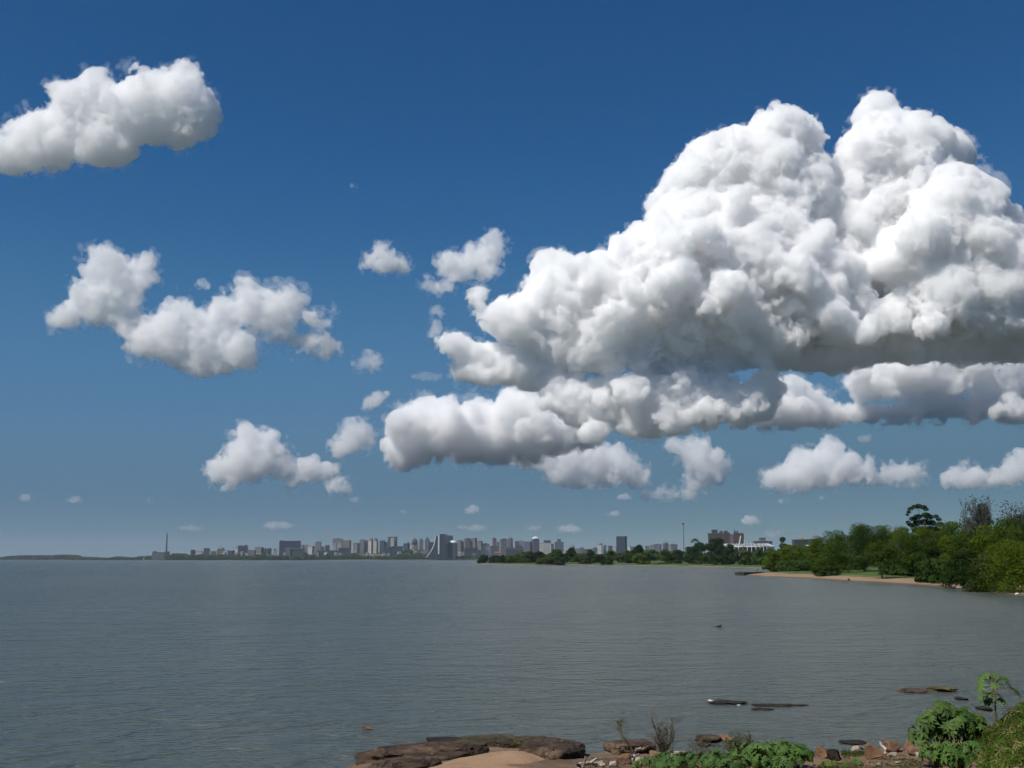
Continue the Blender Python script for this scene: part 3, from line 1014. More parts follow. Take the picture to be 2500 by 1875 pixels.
# the wooded shore on the right, near to far.  px, base row, top row, width, depth
random.seed(4)
NEAR = [
    # label, px, top, width, Y, kind, mat, clear, extra
    ('big drooping willow-like bush overhanging the water at the right edge', 2470, 1322, 150, 165, 'bush', 'lime', 0.0, dict(depth=5.5, droop=0.25, n_lobe=64)),
    ('olive bush leaning over the water next to the big drooping bush', 2405, 1352, 95, 172, 'bush', 'olive', 0.0, dict(droop=0.15)),
    ('dark grey-green bush at the end of the stony beach', 2345, 1345, 95, 192, 'bush', 'dark', 0.0, {}),
    ('bright green tree filling the right edge above the drooping bush', 2485, 1272, 150, 190, 'round', 'green', 0.1, dict(depth=6.5, n_lobe=54)),
    ('yellow-green tree behind the olive bush, under the bare twiggy tree', 2425, 1285, 110, 205, 'round', 'lime', 0.1, {}),
    ('mid green tree behind the dark grey-green bush', 2365, 1300, 105, 215, 'round', 'green', 0.1, {}),
    ('slim yellow-green tree standing behind the stony beach', 2322, 1310, 62, 222, 'round', 'lime', 0.06, {}),
    ('dark tree behind the stony beach, left of the slim yellow-green tree', 2280, 1322, 80, 228, 'bush', 'dark', 0.0, {}),
    ('low dark shrub at the back of the stony beach', 2262, 1378, 60, 225, 'bush', 'dark', 0.0, {}),
    ('small tree with a leaning bare trunk standing on the grassy beach', 2150, 1327, 104, 256, 'dome', 'green', 0.30, dict(lean=0.0, n_lobe=54)),
    ('green tree right behind the leaning beach tree', 2232, 1305, 80, 262, 'round', 'green', 0.05, {}),
    ('yellow-green tree under the tall layered tree', 2262, 1290, 90, 290, 'round', 'lime', 0.05, {}),
    ('green tree right of the tall layered tree, in the second row', 2325, 1276, 85, 290, 'round', 'green', 0.05, {}),
    ('dark rounded tree below the bare twiggy tree', 2390, 1268, 90, 285, 'round', 'dark', 0.05, {}),
    ('green crown at the right edge below the airy tree', 2475, 1262, 110, 280, 'round', 'green', 0.05, {}),
    ('tall layered tree with flat tufts of foliage rising above the wood', 2255, 1237, 104, 300, 'layer', 'dark', 0.45, dict(leaf=0.42, n_leaf=6500, lobes_px=[(2227, 1245, 7), (2236, 1240, 8), (2248, 1238, 9), (2258, 1241, 8), (2263, 1246, 6), (2224, 1252, 5), (2226, 1258, 4), (2238, 1268, 9), (2250, 1263, 10), (2263, 1260, 10), (2275, 1264, 10), (2288, 1263, 7), (2294, 1270, 6), (2218, 1277, 6), (2222, 1282, 5), (2236, 1283, 9), (2250, 1278, 11), (2266, 1276, 12), (2282, 1278, 11), (2296, 1282, 9), (2240, 1296, 11), (2256, 1294, 13), (2274, 1294, 13), (2290, 1295, 12), (2304, 1298, 9), (2262, 1306, 14), (2284, 1308, 14)])),
    ('yellow-green tree on the left flank of the tall layered tree', 2205, 1288, 72, 330, 'round', 'lime', 0.05, {}),
    ('broad dark tree behind the leaning beach tree', 2110, 1292, 90, 330, 'round', 'dark', 0.05, {}),
    ('tall green tree, highest of the middle part of the wood', 2108, 1280, 62, 352, 'round', 'green', 0.08, {}),
    ('green tree between the highest middle tree and the layered tree', 2158, 1284, 68, 352, 'round', 'green', 0.06, {}),
    ('large bright-topped tree reaching down to the middle of the sand strip', 2040, 1322, 115, 318, 'bush', 'green', 0.02, dict(n_lobe=56)),
    ('dark shrub on the waterline in the middle of the sand strip', 2018, 1382, 66, 296, 'bush', 'dark', 0.0, {}),
    ('tall bright tree at the left end of the near wood', 2040, 1297, 78, 372, 'round', 'green', 0.05, {}),
    ('yellow-green bushy tree left of the tall bright tree', 1998, 1312, 70, 385, 'bush', 'lime', 0.0, {}),
    ('low spreading yellow-green bush above the spit', 1945, 1346, 84, 420, 'bush', 'lime', 0.0, {}),
    ('rounded lime bush at the head of the cove', 1898, 1347, 62, 440, 'bush', 'lime', 0.0, {}),
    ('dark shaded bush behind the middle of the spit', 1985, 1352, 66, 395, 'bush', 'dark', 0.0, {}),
    ('green tree in front of the dark glass block with the yellow sign', 1942, 1331, 62, 520, 'round', 'lime', 0.05, {}),
    ('small yellow-green tree right of the blue-grey block', 1993, 1330, 40, 470, 'round', 'green', 0.05, {}),
]
for k, (lab, px, top, w, Y, kind, mat, clear, ex) in enumerate(NEAR):
    nm = 'shrub' if ('bush' in lab or 'shrub' in lab) and 'tree' not in lab else 'broadleaf_tree'
    make_tree(nm, lab, px, 0, top, w, Y, kind, mat, clear, seed=100 + 3 * k, cat='shrub' if nm == 'shrub' else 'tree', **ex)


# sparse crowns: bare twigs with a few tufts
def sparse_tree(label, px, top_y, width, Y, seed, tuft, n_br=26, mat='grey', leafy=900):
    rng = np.random.default_rng(seed)
    s = pxm(Y)
    x = at(px, 1364.5, Y).x
    gz = ground_z(x, Y)
    h = at(px, top_y, Y).z - gz
    rx = width * s * 0.5
    o = empty('sparse_tree', (x, Y, gz - 0.05))
    tag(o, label, 'tree')
    paths = [limb((0, 0, 0), (0.3, 0, h * 0.62), h * 0.020, h * 0.012, rng, 6, 0.02)]
    tips = []
    for _ in range(n_br):
        t = 0.4 + 0.5 * rng.random()
        p0 = np.array((0.3 * t, 0, h * 0.62 * t / 0.9))
        a = rng.random() * 2 * math.pi
        p1 = np.array((math.cos(a) * rx * (0.3 + 0.7 * rng.random()), math.sin(a) * rx * 0.7 * rng.random(), h * (0.66 + 0.34 * rng.random())))
        paths.append(limb(p0, p1, h * 0.006, h * 0.0022, rng, 6, 0.05))
        for _ in range(5):
            q0 = p0 + (p1 - p0) * (0.45 + 0.5 * rng.random())
            q1 = q0 + rng.normal(size=3) * rx * 0.22 + np.array((0, 0, h * 0.05))
            paths.append(limb(q0, q1, h * 0.0028, h * 0.0012, rng, 3, 0.05))
            tips.append(q1)
        tips.append(p1)
    V, Q = tubes(paths, 5)
    me = mesh_np('sparse trunk', V, quads=Q, smooth=True)
    me.materials.append(TWIG if mat == 'grey' else BARK)
    link_mesh('trunk', me, o)
    tips = np.array(tips)
    k = rng.choice(len(tips), leafy)
    P = tips[k] + rng.normal(size=(leafy, 3)) * tuft
    nr = rng.normal(size=(leafy, 3))
    nr /= np.linalg.norm(nr, axis=1, keepdims=True)
    V, Q = leaves(P, nr, 0.38, rng)
    me = mesh_np('sparse crown', V, quads=Q)
    me.materials.append(LEAF[mat])
    link_mesh('crown', me, o)


sparse_tree('tall half-bare tree with thin grey twigs rising above the wood', 2398, 1206, 62, 255, 11, 0.5, 24, 'grey', 330)
sparse_tree('nearly leafless twiggy tree left of the tall half-bare tree', 2366, 1218, 34, 262, 12, 0.4, 14, 'grey', 90)
sparse_tree('airy dull-leaved tree cut by the right edge of the photo', 2490, 1232, 78, 250, 13, 0.75, 26, 'grey', 1900)
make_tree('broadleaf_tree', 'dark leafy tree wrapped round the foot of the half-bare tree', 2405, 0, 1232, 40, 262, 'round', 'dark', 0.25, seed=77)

# the far bank: px, top, width, Y, kind, mat, label
FARB = [
    (1182, 1355, 34, 1170, 'bush', 'dark', 'dark rounded bush at the very tip of the far bank'),
    (1208, 1357, 36, 1150, 'bush', 'dark', 'dark bush next to the bush at the tip of the far bank'),
    (1228, 1356, 36, 1110, 'bush', 'dark', 'dark bush below the striped pale tower'),
    (1248, 1358, 30, 1070, 'bush', 'green', 'low green bush below the red-banded building'),
    (1268, 1354, 34, 1080, 'bush', 'green', 'green bush at the right foot of the red-banded building'),
    (1292, 1347, 44, 1060, 'bush', 'olive', 'tall olive-green bush under the stepped tower pair'),
    (1322, 1362, 32, 905, 'bush', 'lime', 'bright yellow-green bush at the water below the block with the dark top'),
    (1318, 1347, 40, 1080, 'bush', 'dark', 'dark green tree top in front of the block with the dark top'),
    (1345, 1360, 36, 900, 'bush', 'olive', 'olive shrub at the water right of the bright yellow-green bush'),
    (1372, 1352, 46, 905, 'bush', 'dark', 'large dark tree at the water under the tower with the raised middle'),
    (1356, 1342, 44, 1150, 'round', 'green', 'green tree top in front of the tower with the raised middle'),
    (1394, 1338, 26, 1100, 'bush', 'dark', 'dark pointed tree right of the tower with the raised middle'),
    (1412, 1352, 44, 1020, 'bush', 'green', 'green bushes back from the sandy strip, left end'),
    (1440, 1342, 30, 1060, 'bush', 'dark', 'dark tree in front of the low grey rooftops'),
    (1462, 1354, 42, 960, 'bush', 'dark', 'dark tree above the sandy strip of the far bank'),
    (1484, 1366, 34, 880, 'bush', 'dark', 'dark low bush on the waterline left of the lone dark block'),
    (1493, 1344, 28, 1040, 'round', 'green', 'green tree left of the foot of the lone dark block'),
    (1516, 1350, 36, 980, 'bush', 'olive', 'olive-green tree at the foot of the lone dark block'),
    (1540, 1356, 36, 930, 'bush', 'dark', 'dark bush right below the lone dark block'),
    (1560, 1331, 38, 1120, 'dome', 'dark', 'dark dome-shaped tree right of the lone dark block'),
    (1563, 1352, 48, 870, 'bush', 'lime', 'big rounded bright bush on the waterline below the dome-shaped tree'),
    (1590, 1343, 46, 1060, 'bush', 'green', 'green tree row right of the dome-shaped tree'),
    (1622, 1342, 46, 1040, 'bush', 'green', 'green trees below the pair of hazy blocks left of the mast'),
    (1620, 1375, 46, 850, 'bush', 'green', 'low green bush on the waterline below the hazy blocks'),
    (1636, 1356, 44, 900, 'bush', 'dark', 'dark bush left of the foot of the mast'),
    (1656, 1343, 36, 980, 'bush', 'dark', 'dark reddish-green tree at the foot of the mast'),
    (1683, 1336, 34, 940, 'bush', 'dark', 'dark tree just right of the mast'),
    (1655, 1367, 24, 850, 'round', 'olive', 'small pale shrub on the sandy waterline below the mast'),
    (1708, 1326, 46, 930, 'bush', 'dark', 'dark tree between the mast and the red brick towers'),
    (1750, 1316, 66, 900, 'dome', 'dark', 'large dark tree in front of the red brick towers'),
    (1785, 1330, 42, 860, 'bush', 'dark', 'dark tree at the left end of the stadium'),
    (1690, 1360, 44, 830, 'bush', 'dark', 'dark waterside bush right of the sandy gap'),
    (1722, 1355, 48, 790, 'bush', 'green', 'green waterside bush below the large dark tree'),
    (1762, 1357, 48, 750, 'bush', 'dark', 'very dark waterside bush left of the cove'),
    (1792, 1352, 34, 760, 'bush', 'dark', 'dark bush below the white box by the stadium'),
    (1820, 1344, 40, 800, 'bush', 'green', 'green tree in front of the left half of the stadium'),
    (1852, 1341, 40, 780, 'bush', 'green', 'green tree in front of the right half of the stadium'),
    (1848, 1362, 44, 690, 'bush', 'green', 'small dark-stemmed green tree on the meadow behind the cove'),
    (1818, 1366, 38, 700, 'bush', 'dark', 'dark bush at the left end of the meadow behind the cove'),
    (1880, 1341, 44, 760, 'bush', 'green', 'green tree under the red flags of the stadium'),
    (1914, 1340, 48, 700, 'bush', 'green', 'green tree right of the red flags of the stadium'),
    (1875, 1382, 30, 545, 'bush', 'olive', 'low shrub on the rocks at the head of the cove'),
    (1913, 1312, 24, 1150, 'dome', 'dark', 'dark umbrella-topped tree behind the right end of the stadium'),
    (1480, 1358, 40, 1000, 'bush', 'green', 'green bush behind the sandy strip, under the low rooftops'),
    (1532, 1345, 30, 1100, 'bush', 'green', 'green tree behind the foot of the lone dark block'),
    (1430, 1358, 34, 930, 'bush', 'olive', 'olive bush on the sandy strip below the low grey rooftops'),
]
for k, (px, top, w, Y, kind, mat, lab) in enumerate(FARB):
    nm = 'shrub' if 'tree' not in lab else 'broadleaf_tree'
    make_tree(nm, lab, px, 0, top, w * .94, Y, kind, mat, 0.0, seed=500 + 3 * k, cat='shrub' if nm == 'shrub' else 'tree', n_lobe=30, leaf=1.0, trunk=True)


def palm(label, px, top_y, Y, seed):
    rng = np.random.default_rng(seed)
    x = at(px, 1364.5, Y).x
    gz = ground_z(x, Y)
    h = at(px, top_y, Y).z - gz
    o = empty('palm_tree', (x, Y, gz - 0.05))
    tag(o, label, 'palm tree')
    V, Q = tubes([limb((0, 0, 0), (0.4, 0, h * 0.86), 0.32, 0.2, rng, 6, 0.012)], 7)
    me = mesh_np('palm trunk', V, quads=Q, smooth=True)
    me.materials.append(BARK)
    link_mesh('trunk', me, o)
    P, N = [], []
    for f in range(22):
        a = f * 2.4 + rng.random()
        el = rng.uniform(-0.2, 1.0)
        Ln = 3.6
        for t in np.linspace(0.1, 1, 9):
            r = Ln * t * math.cos(el * (1 - t * 0.6))
            z = Ln * t * math.sin(el) - 1.9 * t * t
            for sgn in (-1, 1):
                P.append((0.4 + math.cos(a) * r - math.sin(a) * sgn * 0.35, math.sin(a) * r + math.cos(a) * sgn * 0.35, h * 0.86 + z + 0.5))
                N.append((-math.cos(a) * 0.4 - math.sin(a) * sgn * 0.4, -math.sin(a) * 0.4 + math.cos(a) * sgn * 0.4, 0.8))
    N = np.array(N)
    N /= np.linalg.norm(N, axis=1, keepdims=True)
    V, Q = leaves(np.array(P), N, 0.95, rng, 0.5)
    me = mesh_np('palm crown', V, quads=Q)
    me.materials.append(LEAF['dark'])
    link_mesh('crown', me, o)


palm('palm-like tree with a tufted top right of the mast', 1697, 1311, 960, 21)


# the wooded edge of the far city shore: one mass nobody could count
def treeline(name, x0, x1, y_top, Y, n, seed, mat, leaf, zb, deep=60.0):
    rng = np.random.default_rng(seed)
    xa, xb = at(x0, 1364.5, Y).x, at(x1, 1364.5, Y).x
    px = rng.uniform(x0, x1, n)
    tops = np.interp(px, [p[0] for p in y_top], [p[1] for p in y_top])
    X = xa + (px - x0) / (x1 - x0) * (xb - xa)
    H = (1364.5 - tops) * pxm(Y) + CAM_H
    wobl = hnoise(np.column_stack([X / 26.0, np.zeros(n), np.zeros(n)]) + 77.0, seed) * 0.28 + hnoise(np.column_stack([X / 9.0, np.zeros(n), np.zeros(n)]) + 7.0, seed + 1) * 0.16
    H = H * (0.86 + wobl)
    t = rng.random(n) ** 0.85
    yy = Y + rng.random(n) * deep
    P = np.column_stack([X, yy, zb + t * np.maximum(H - zb, 1.0)])
    nr = rng.normal(size=(n, 3)) * 0.6 + np.array((-0.2, -0.6, 0.7))
    nr /= np.linalg.norm(nr, axis=1, keepdims=True)
    V, Q = leaves(P, nr, leaf, rng, 0.8)
    me = mesh_np(name, V, quads=Q)
    me.materials.append(LEAF[mat])
    o = link_mesh(name, me)
    tag(o, kind='stuff')
    return o


treeline('distant_woods', -60, 215, [(-60, 1361), (10, 1358.5), (60, 1357), (130, 1355.5), (160, 1356), (180, 1360.5), (215, 1361.5)], 6400, 9000, 31, 'dark', 9.0, 1.0, 200)
treeline('distant_woods', 170, 440, [(170, 1361), (250, 1361), (295, 1359.5), (320, 1361), (350, 1358), (375, 1356), (415, 1357), (440, 1354.5)], 5200, 9000, 32, 'far', 7.0, 1.0, 120)
treeline('distant_woods', 400, 1260, [(400, 1353), (450, 1352), (520, 1353), (560, 1355), (640, 1355), (700, 1356), (760, 1354.5), (830, 1354), (900, 1355), (960, 1355.5), (1000, 1351), (1030, 1354),
         (1060, 1358), (1085, 1358), (1120, 1356), (1260, 1356.5)], 4560, 42000, 33, 'far', 6.5, 0.5, 130)
treeline('distant_woods', 975, 1030, [(975, 1352), (985, 1343), (1000, 1340), (1015, 1347), (1030, 1354)], 4800, 2500, 34, 'far', 6.5, 1.0, 60)
treeline('distant_woods', 1960, 2620, [(1960, 1345), (2000, 1330), (2050, 1310), (2150, 1297), (2300, 1290), (2450, 1280), (2620, 1275)], 470, 16000, 36, 'green', .8, 1.5, 90)
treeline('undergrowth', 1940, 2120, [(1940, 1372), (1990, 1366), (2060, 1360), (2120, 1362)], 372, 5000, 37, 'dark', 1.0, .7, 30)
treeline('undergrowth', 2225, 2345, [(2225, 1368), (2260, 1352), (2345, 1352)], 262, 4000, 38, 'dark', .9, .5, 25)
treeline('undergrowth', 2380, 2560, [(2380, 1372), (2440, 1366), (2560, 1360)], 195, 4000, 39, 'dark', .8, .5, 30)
treeline('distant_woods', 1240, 1960, [(1240, 1350), (1300, 1345), (1400, 1346), (1500, 1346), (1600, 1344), (1700, 1343), (1800, 1343), (1960, 1335)], 1500, 16000, 35, 'far', 3.2, 2.0, 160)
# ------------------------------------------------------------------ the city across the water
def facade_mat(name, wall, glass, floor_h=3.1, bay=3.4, win=0.55, hgt=0.5, rough=0.85, contrast=1.0):
    """wall with rows of dark windows, laid out in metres on the wall's own faces"""
    m, nt = new_mat(name)
    tc = nd(nt, 'ShaderNodeTexCoord')
    sp = nd(nt, 'ShaderNodeSeparateXYZ')
    nt.links.new(tc.outputs['Object'], sp.inputs[0])

    def mth(op, a, b=None):
        n = nd(nt, 'ShaderNodeMath', operation=op)
        for k, v in enumerate((a, b)):
            if v is None:
                continue
            if hasattr(v, 'links'):
                nt.links.new(v, n.inputs[k])
            else:
                n.inputs[k].default_value = v
        return n.outputs[0]

    h = mth('ADD', sp.outputs['X'], sp.outputs['Y'])
    fx = mth('FRACT', mth('DIVIDE', h, bay))
    fz = mth('FRACT', mth('DIVIDE', sp.outputs['Z'], floor_h))
    wx = mth('LESS_THAN', mth('ABSOLUTE', mth('SUBTRACT', fx, 0.5)), win / 2)
    wz = mth('LESS_THAN', mth('ABSOLUTE', mth('SUBTRACT', fz, 0.55)), hgt / 2)
    w = mth('MULTIPLY', mth('MULTIPLY', wx, wz), contrast)
    n = nd(nt, 'ShaderNodeTexNoise', i_Scale=0.12, i_Detail=4.0)
    nt.links.new(tc.outputs['Object'], n.inputs['Vector'])
    wc = ramp(nt, n.outputs['Fac'], [(0.3, [c * 0.82 for c in wall]), (0.7, [min(1, c * 1.12) for c in wall])])
    mx = nd(nt, 'ShaderNodeMix', data_type='RGBA')
    nt.links.new(w, mx.inputs[0])
    nt.links.new(wc, mx.inputs[6])
    mx.inputs[7].default_value = (*glass, 1)
    b = nd(nt, 'ShaderNodeBsdfPrincipled', i_Roughness=rough)
    b.inputs['Specular IOR Level'].default_value = 0.3
    nt.links.new(mx.outputs[2], b.inputs['Base Color'])
    o = nd(nt, 'ShaderNodeOutputMaterial')
    nt.links.new(b.outputs[0], o.inputs['Surface'])
    return m


GL = (0.02, 0.025, 0.035)
FM = {
    'navy': facade_mat('dark blue-grey cladding', (0.03, 0.04, 0.07), GL, win=0.7, hgt=0.6, rough=0.5),
    'slate': facade_mat('slate grey render', (0.105, 0.115, 0.145), GL),
    'grey': facade_mat('grey render', (0.21, 0.21, 0.21), GL),
    'brown': facade_mat('brown-grey render', (0.20, 0.165, 0.145), GL),
    'pale': facade_mat('pale render', (0.52, 0.51, 0.48), GL, win=0.5, hgt=0.45),
    'cream': facade_mat('cream render', (0.48, 0.42, 0.34), GL, win=0.5, hgt=0.45),
    'pink': facade_mat('pinkish render', (0.24, 0.19, 0.18), GL),
    'teal': facade_mat('dark teal glass', (0.06, 0.085, 0.09), (0.03, 0.04, 0.045), win=0.8, hgt=0.7, rough=0.35),
    'brick': facade_mat('red-brown brick', (0.080, 0.055, 0.05), GL, win=0.45, hgt=0.45),
    'stripe': facade_mat('white frame with dark bays', (0.55, 0.55, 0.52), (0.05, 0.06, 0.07), bay=5.2, win=0.6, hgt=0.66, floor_h=4.4),
}
ROOF = noise_mat('flat roof', (0.10, 0.10, 0.10), (0.20, 0.19, 0.18), scale=0.3)
TILE = noise_mat('red roof tiles', (0.13, 0.055, 0.04), (0.20, 0.085, 0.06), scale=0.4)
WHITE = noise_mat('white paint', (0.62, 0.62, 0.60), (0.78, 0.78, 0.76), scale=0.3, rough=0.6)
DARK = noise_mat('dark plant housing', (0.03, 0.035, 0.045), (0.06, 0.065, 0.08), scale=0.3)
STEEL = noise_mat('grey steel', (0.14, 0.15, 0.16), (0.22, 0.23, 0.24), scale=1.0, rough=0.5)
YELLOW = noise_mat('yellow wall paint', (0.55, 0.36, 0.06), (0.68, 0.46, 0.10), scale=0.5)
RED = noise_mat('red paint', (0.45, 0.03, 0.025), (0.55, 0.05, 0.04), scale=0.5)
VERDI = noise_mat('pale green dome metal', (0.50, 0.60, 0.58), (0.62, 0.70, 0.68), scale=0.3, rough=0.5)
CONC = noise_mat('dark wet concrete', (0.025, 0.025, 0.022), (0.06, 0.058, 0.05), scale=0.7, bump=0.4)


def prism(bm, pts, z0, z1):
    """vertical prism over a plan polygon"""
    lo = [bm.verts.new((x, y, z0)) for x, y in pts]
    hi = [bm.verts.new((x, y, z1)) for x, y in pts]
    n = len(pts)
    bm.faces.new(hi)
    bm.faces.new(lo[::-1])
    for i in range(n):
        j = (i + 1) % n
        bm.faces.new((lo[i], lo[j], hi[j], hi[i]))


def box(bm, x0, x1, y0, y1, z0, z1):
    prism(bm, [(x0, y0), (x1, y0), (x1, y1), (x0, y1)], z0, z1)


def bm_obj(name, bm, mat, parent=None, loc=None, smooth=False):
    bmesh.ops.recalc_face_normals(bm, faces=bm.faces)
    me = bpy.data.meshes.new(name)
    bm.to_mesh(me)
    bm.free()
    if smooth:
        me.polygons.foreach_set('use_smooth', np.ones(len(me.polygons), bool))
    me.materials.append(mat)
    o = link_mesh(name, me, parent)
    if loc is not None:
        o.location = loc
    return o


def rect(w, d, a):
    c, s = math.cos(a), math.sin(a)
    return [(x * c - y * s, x * s + y * c) for x, y in ((-w / 2, -d / 2), (w / 2, -d / 2), (w / 2, d / 2), (-w / 2, d / 2))]


def building(label, x0, x1, top, Y, fac='grey', roof=None, tops=(), a=None, depth=None, cat='building', name='apartment_block', gz=None):
    """block seen between the pixel columns x0..x1 up to the pixel row top.
    roof: None flat parapet, 'hip', 'gable', 'dome', 'vault';  tops: boxes on the roof (u0, u1, extra pixel rows, material)"""
    s = pxm(Y)
    W = (x1 - x0) * s
    a = a if a is not None else random.choice((-0.35, -0.2, 0.15, 0.3, 0.0))
    d = depth or max(10.0, min(W * 0.8, 24.0))
    # plan width so that the turned block spans W
    w = max(4.0, (W - d * abs(math.sin(a))) / math.cos(a))
    if w < 0.4 * W:
        a, w = 0.0, W
    x = at((x0 + x1) / 2, 1364.5, Y).x
    gz = (ground_z(x, Y) if gz is None else gz) - 1.0
    h = at((x0 + x1) / 2, top, Y).z - gz
    o = empty(name, (x, Y + d / 2, gz), a)
    tag(o, label, cat)
    bm = bmesh.new()
    box(bm, -w / 2, w / 2, -d / 2, d / 2, 0, h)
    bm_obj('wall', bm, FM[fac], o)
    e = 0.5
    bm = bmesh.new()
    if roof in (None,):
        box(bm, -w / 2 - e, w / 2 + e, -d / 2 - e, d / 2 + e, h + 0.003, h + 1.1)
        bm_obj('roof', bm, ROOF, o)
    elif roof in ('hip', 'gable'):
        k = 0.0 if roof == 'gable' else 0.3
        rh = min(w, d) * 0.32
        v = [bm.verts.new(c) for c in ((-w / 2 - e, -d / 2 - e, h + .003), (w / 2 + e, -d / 2 - e, h + .003), (w / 2 + e, d / 2 + e, h + .003), (-w / 2 - e, d / 2 + e, h + .003),
                                       (-w / 2 * (1 - k), 0, h + rh), (w / 2 * (1 - k), 0, h + rh))]
        for f in ((0, 1, 5, 4), (2, 3, 4, 5), (1, 2, 5), (3, 0, 4), (3, 2, 1, 0)):
            bm.faces.new([v[i] for i in f])
        bm_obj('roof', bm, TILE if fac == 'pink' else ROOF, o)
    elif roof in ('dome', 'vault'):
        n, rows = 20, 5
        rh = roof_h = 6.5 * s
        rings = []
        for r_ in range(rows):
            t = r_ / (rows - 1) * math.pi / 2
            sc_ = math.cos(t) * 0.92 + 0.08
            rings.append([bm.verts.new((math.copysign(abs(math.cos(q)) ** 0.45, math.cos(q)) * (w / 2 + e) * sc_, math.copysign(abs(math.sin(q)) ** 0.45, math.sin(q)) * (d / 2 + e) * sc_, h + .003 + math.sin(t) * rh)) for q in [2 * math.pi * i / n for i in range(n)]])
        for r_ in range(rows - 1):
            for i in range(n):
                j = (i + 1) % n
                bm.faces.new((rings[r_][i], rings[r_][j], rings[r_ + 1][j], rings[r_ + 1][i]))
        bm.faces.new(rings[-1])
        bm.faces.new(rings[0][::-1])
        bm_obj('roof', bm, VERDI if roof == 'dome' else ROOF, o, smooth=True)
    for (u0, u1, px, mt) in tops:
        bm = bmesh.new()
        box(bm, -w / 2 + u0 * w, -w / 2 + u1 * w, -d * 0.3, d * 0.3, h + (1.103 if roof is None else 0.3), h + px * s)
        bm_obj('penthouse', bm, FM.get(mt, DARK) if mt != 'dark' else DARK, o)
    return o


random.seed(11)
B = building
n1, d1 = 'dark', 'slate'
# --- left end of the skyline
B('small dark blue block at the left end of the skyline', 462, 476, 1343, 4900, 'navy', tops=((.1, .5, 1.2, 'dark'),))
B('low pale houses right of the small dark blue block', 478, 492, 1348, 4850, 'pale', 'hip', name='house')
B('grey block with a small raised top, second from the left end of the skyline', 493, 511, 1339.5, 4900, 'slate', tops=((.35, .65, 2.2, 'slate'),))
B('low brownish building between the grey block and the domed-top building', 511, 527, 1346.5, 4880, 'brown')
B('brownish building with a rounded dark top, left part of the skyline', 529, 545, 1342, 4950, 'brown', 'vault')
B('pale narrow block just right of the round-topped brownish building', 545, 555, 1344, 4920, 'pale')
B('low dark block left of the big dark slab with the pale left side', 555, 570, 1344.5, 4900, 'navy')
B('pale left wing of the big dark slab near the left of the skyline', 569, 582, 1338, 4960, 'pale')
B('big dark blue slab with a broken top, left third of the skyline', 580, 602, 1333, 4990, 'navy', tops=((.05, .35, 1.8, 'dark'), (.7, .9, 3.2, 'dark')))
B('white low shed at the foot of the big dark blue slab', 588, 604, 1354.5, 4760, 'pale', 'gable', name='shed')
B('row of brownish low blocks right of the big dark blue slab', 603, 621, 1343.5, 4950, 'brown', tops=((.2, .4, 1.6, 'brown'),))
B('wide grey block with stepped roof halfway to the cut-out block', 622, 640, 1336.5, 5050, 'grey', tops=((.1, .4, 1.5, 'grey'), (.6, .9, 1.0, 'slate')))
B('grey-brown block joined to the right of the stepped grey block', 640, 649, 1339, 5060, 'brown')
B('greenish grey block left of the tree-topped narrow block', 649, 662, 1339.5, 5000, 'teal', tops=((.5, .9, 1.5, 'dark'),))
B('narrow pale block beside the left leg of the cut-out block', 665, 675, 1342, 4980, 'cream', tops=((.3, .7, 2.5, 'dark'),))


# --- the dark block with a corner cut out
def cut_block():
    Y = 4700
    s = pxm(Y)
    xc = at(706, 1364.5, Y).x
    gz = ground_z(xc, Y) - 1
    o = empty('office_block', (xc, Y, gz))
    tag(o, 'wide dark block with its lower middle cut out, standing on one leg', 'building')
    zt = at(706, 1321, Y).z - gz
    zm = at(706, 1338.5, Y).z - gz
    X0, X1, XL = -25 * s, 25 * s, -13.5 * s
    bm = bmesh.new()
    box(bm, X0, X1, 0, 22, zm, zt)
    box(bm, X0, XL, 0.4, 21.6, 0, zm - 0.003)
    bm_obj('wall', bm, FM['navy'], o)
    bm = bmesh.new()
    box(bm, X0 - .4, X1 + .4, -.4, 22.4, zt + .003, zt + 1.2)
    bm_obj('roof', bm, DARK, o)
    bm = bmesh.new()
    box(bm, X0 + 4, X0 + 12, 6, 14, zt + 1.203, zt + 4)
    bm_obj('penthouse', bm, DARK, o)
    bm = bmesh.new()
    box(bm, XL + .1, X1 + 10 * s, 3, 19, 0, zm - 1.2)
    bm_obj('rear_wing', bm, FM['teal'], o)


cut_block()
B('low grey front building under the cut-out of the wide dark block', 695, 710, 1341, 4640, 'slate')
B('pinkish slim block rising behind the right side of the cut-out block', 733, 740, 1331, 5300, 'pink')
B('pale grey house-shaped block right of the cut-out block', 741, 752, 1331.5, 5300, 'grey', 'hip')
B('white gabled building in front, right of the cut-out block', 750, 766, 1335.5, 5150, 'pale', 'gable')
B('slim pinkish-grey tower with flat top between the cut-out block and the tall grey group', 769, 782, 1323, 5350, 'pink', tops=((.3, .7, 1.2, 'pink'),))
B('low grey block at the right foot of the slim pinkish-grey tower', 782, 791, 1335, 5300, 'slate')
B('dark block with a pointed roof left of the tall grey group', 791, 804, 1331.5, 5250, 'slate', 'hip')
B('long low dark blue building in front of the pointed-roof block', 774, 823, 1344, 4720, 'navy', depth=18, a=0.0)
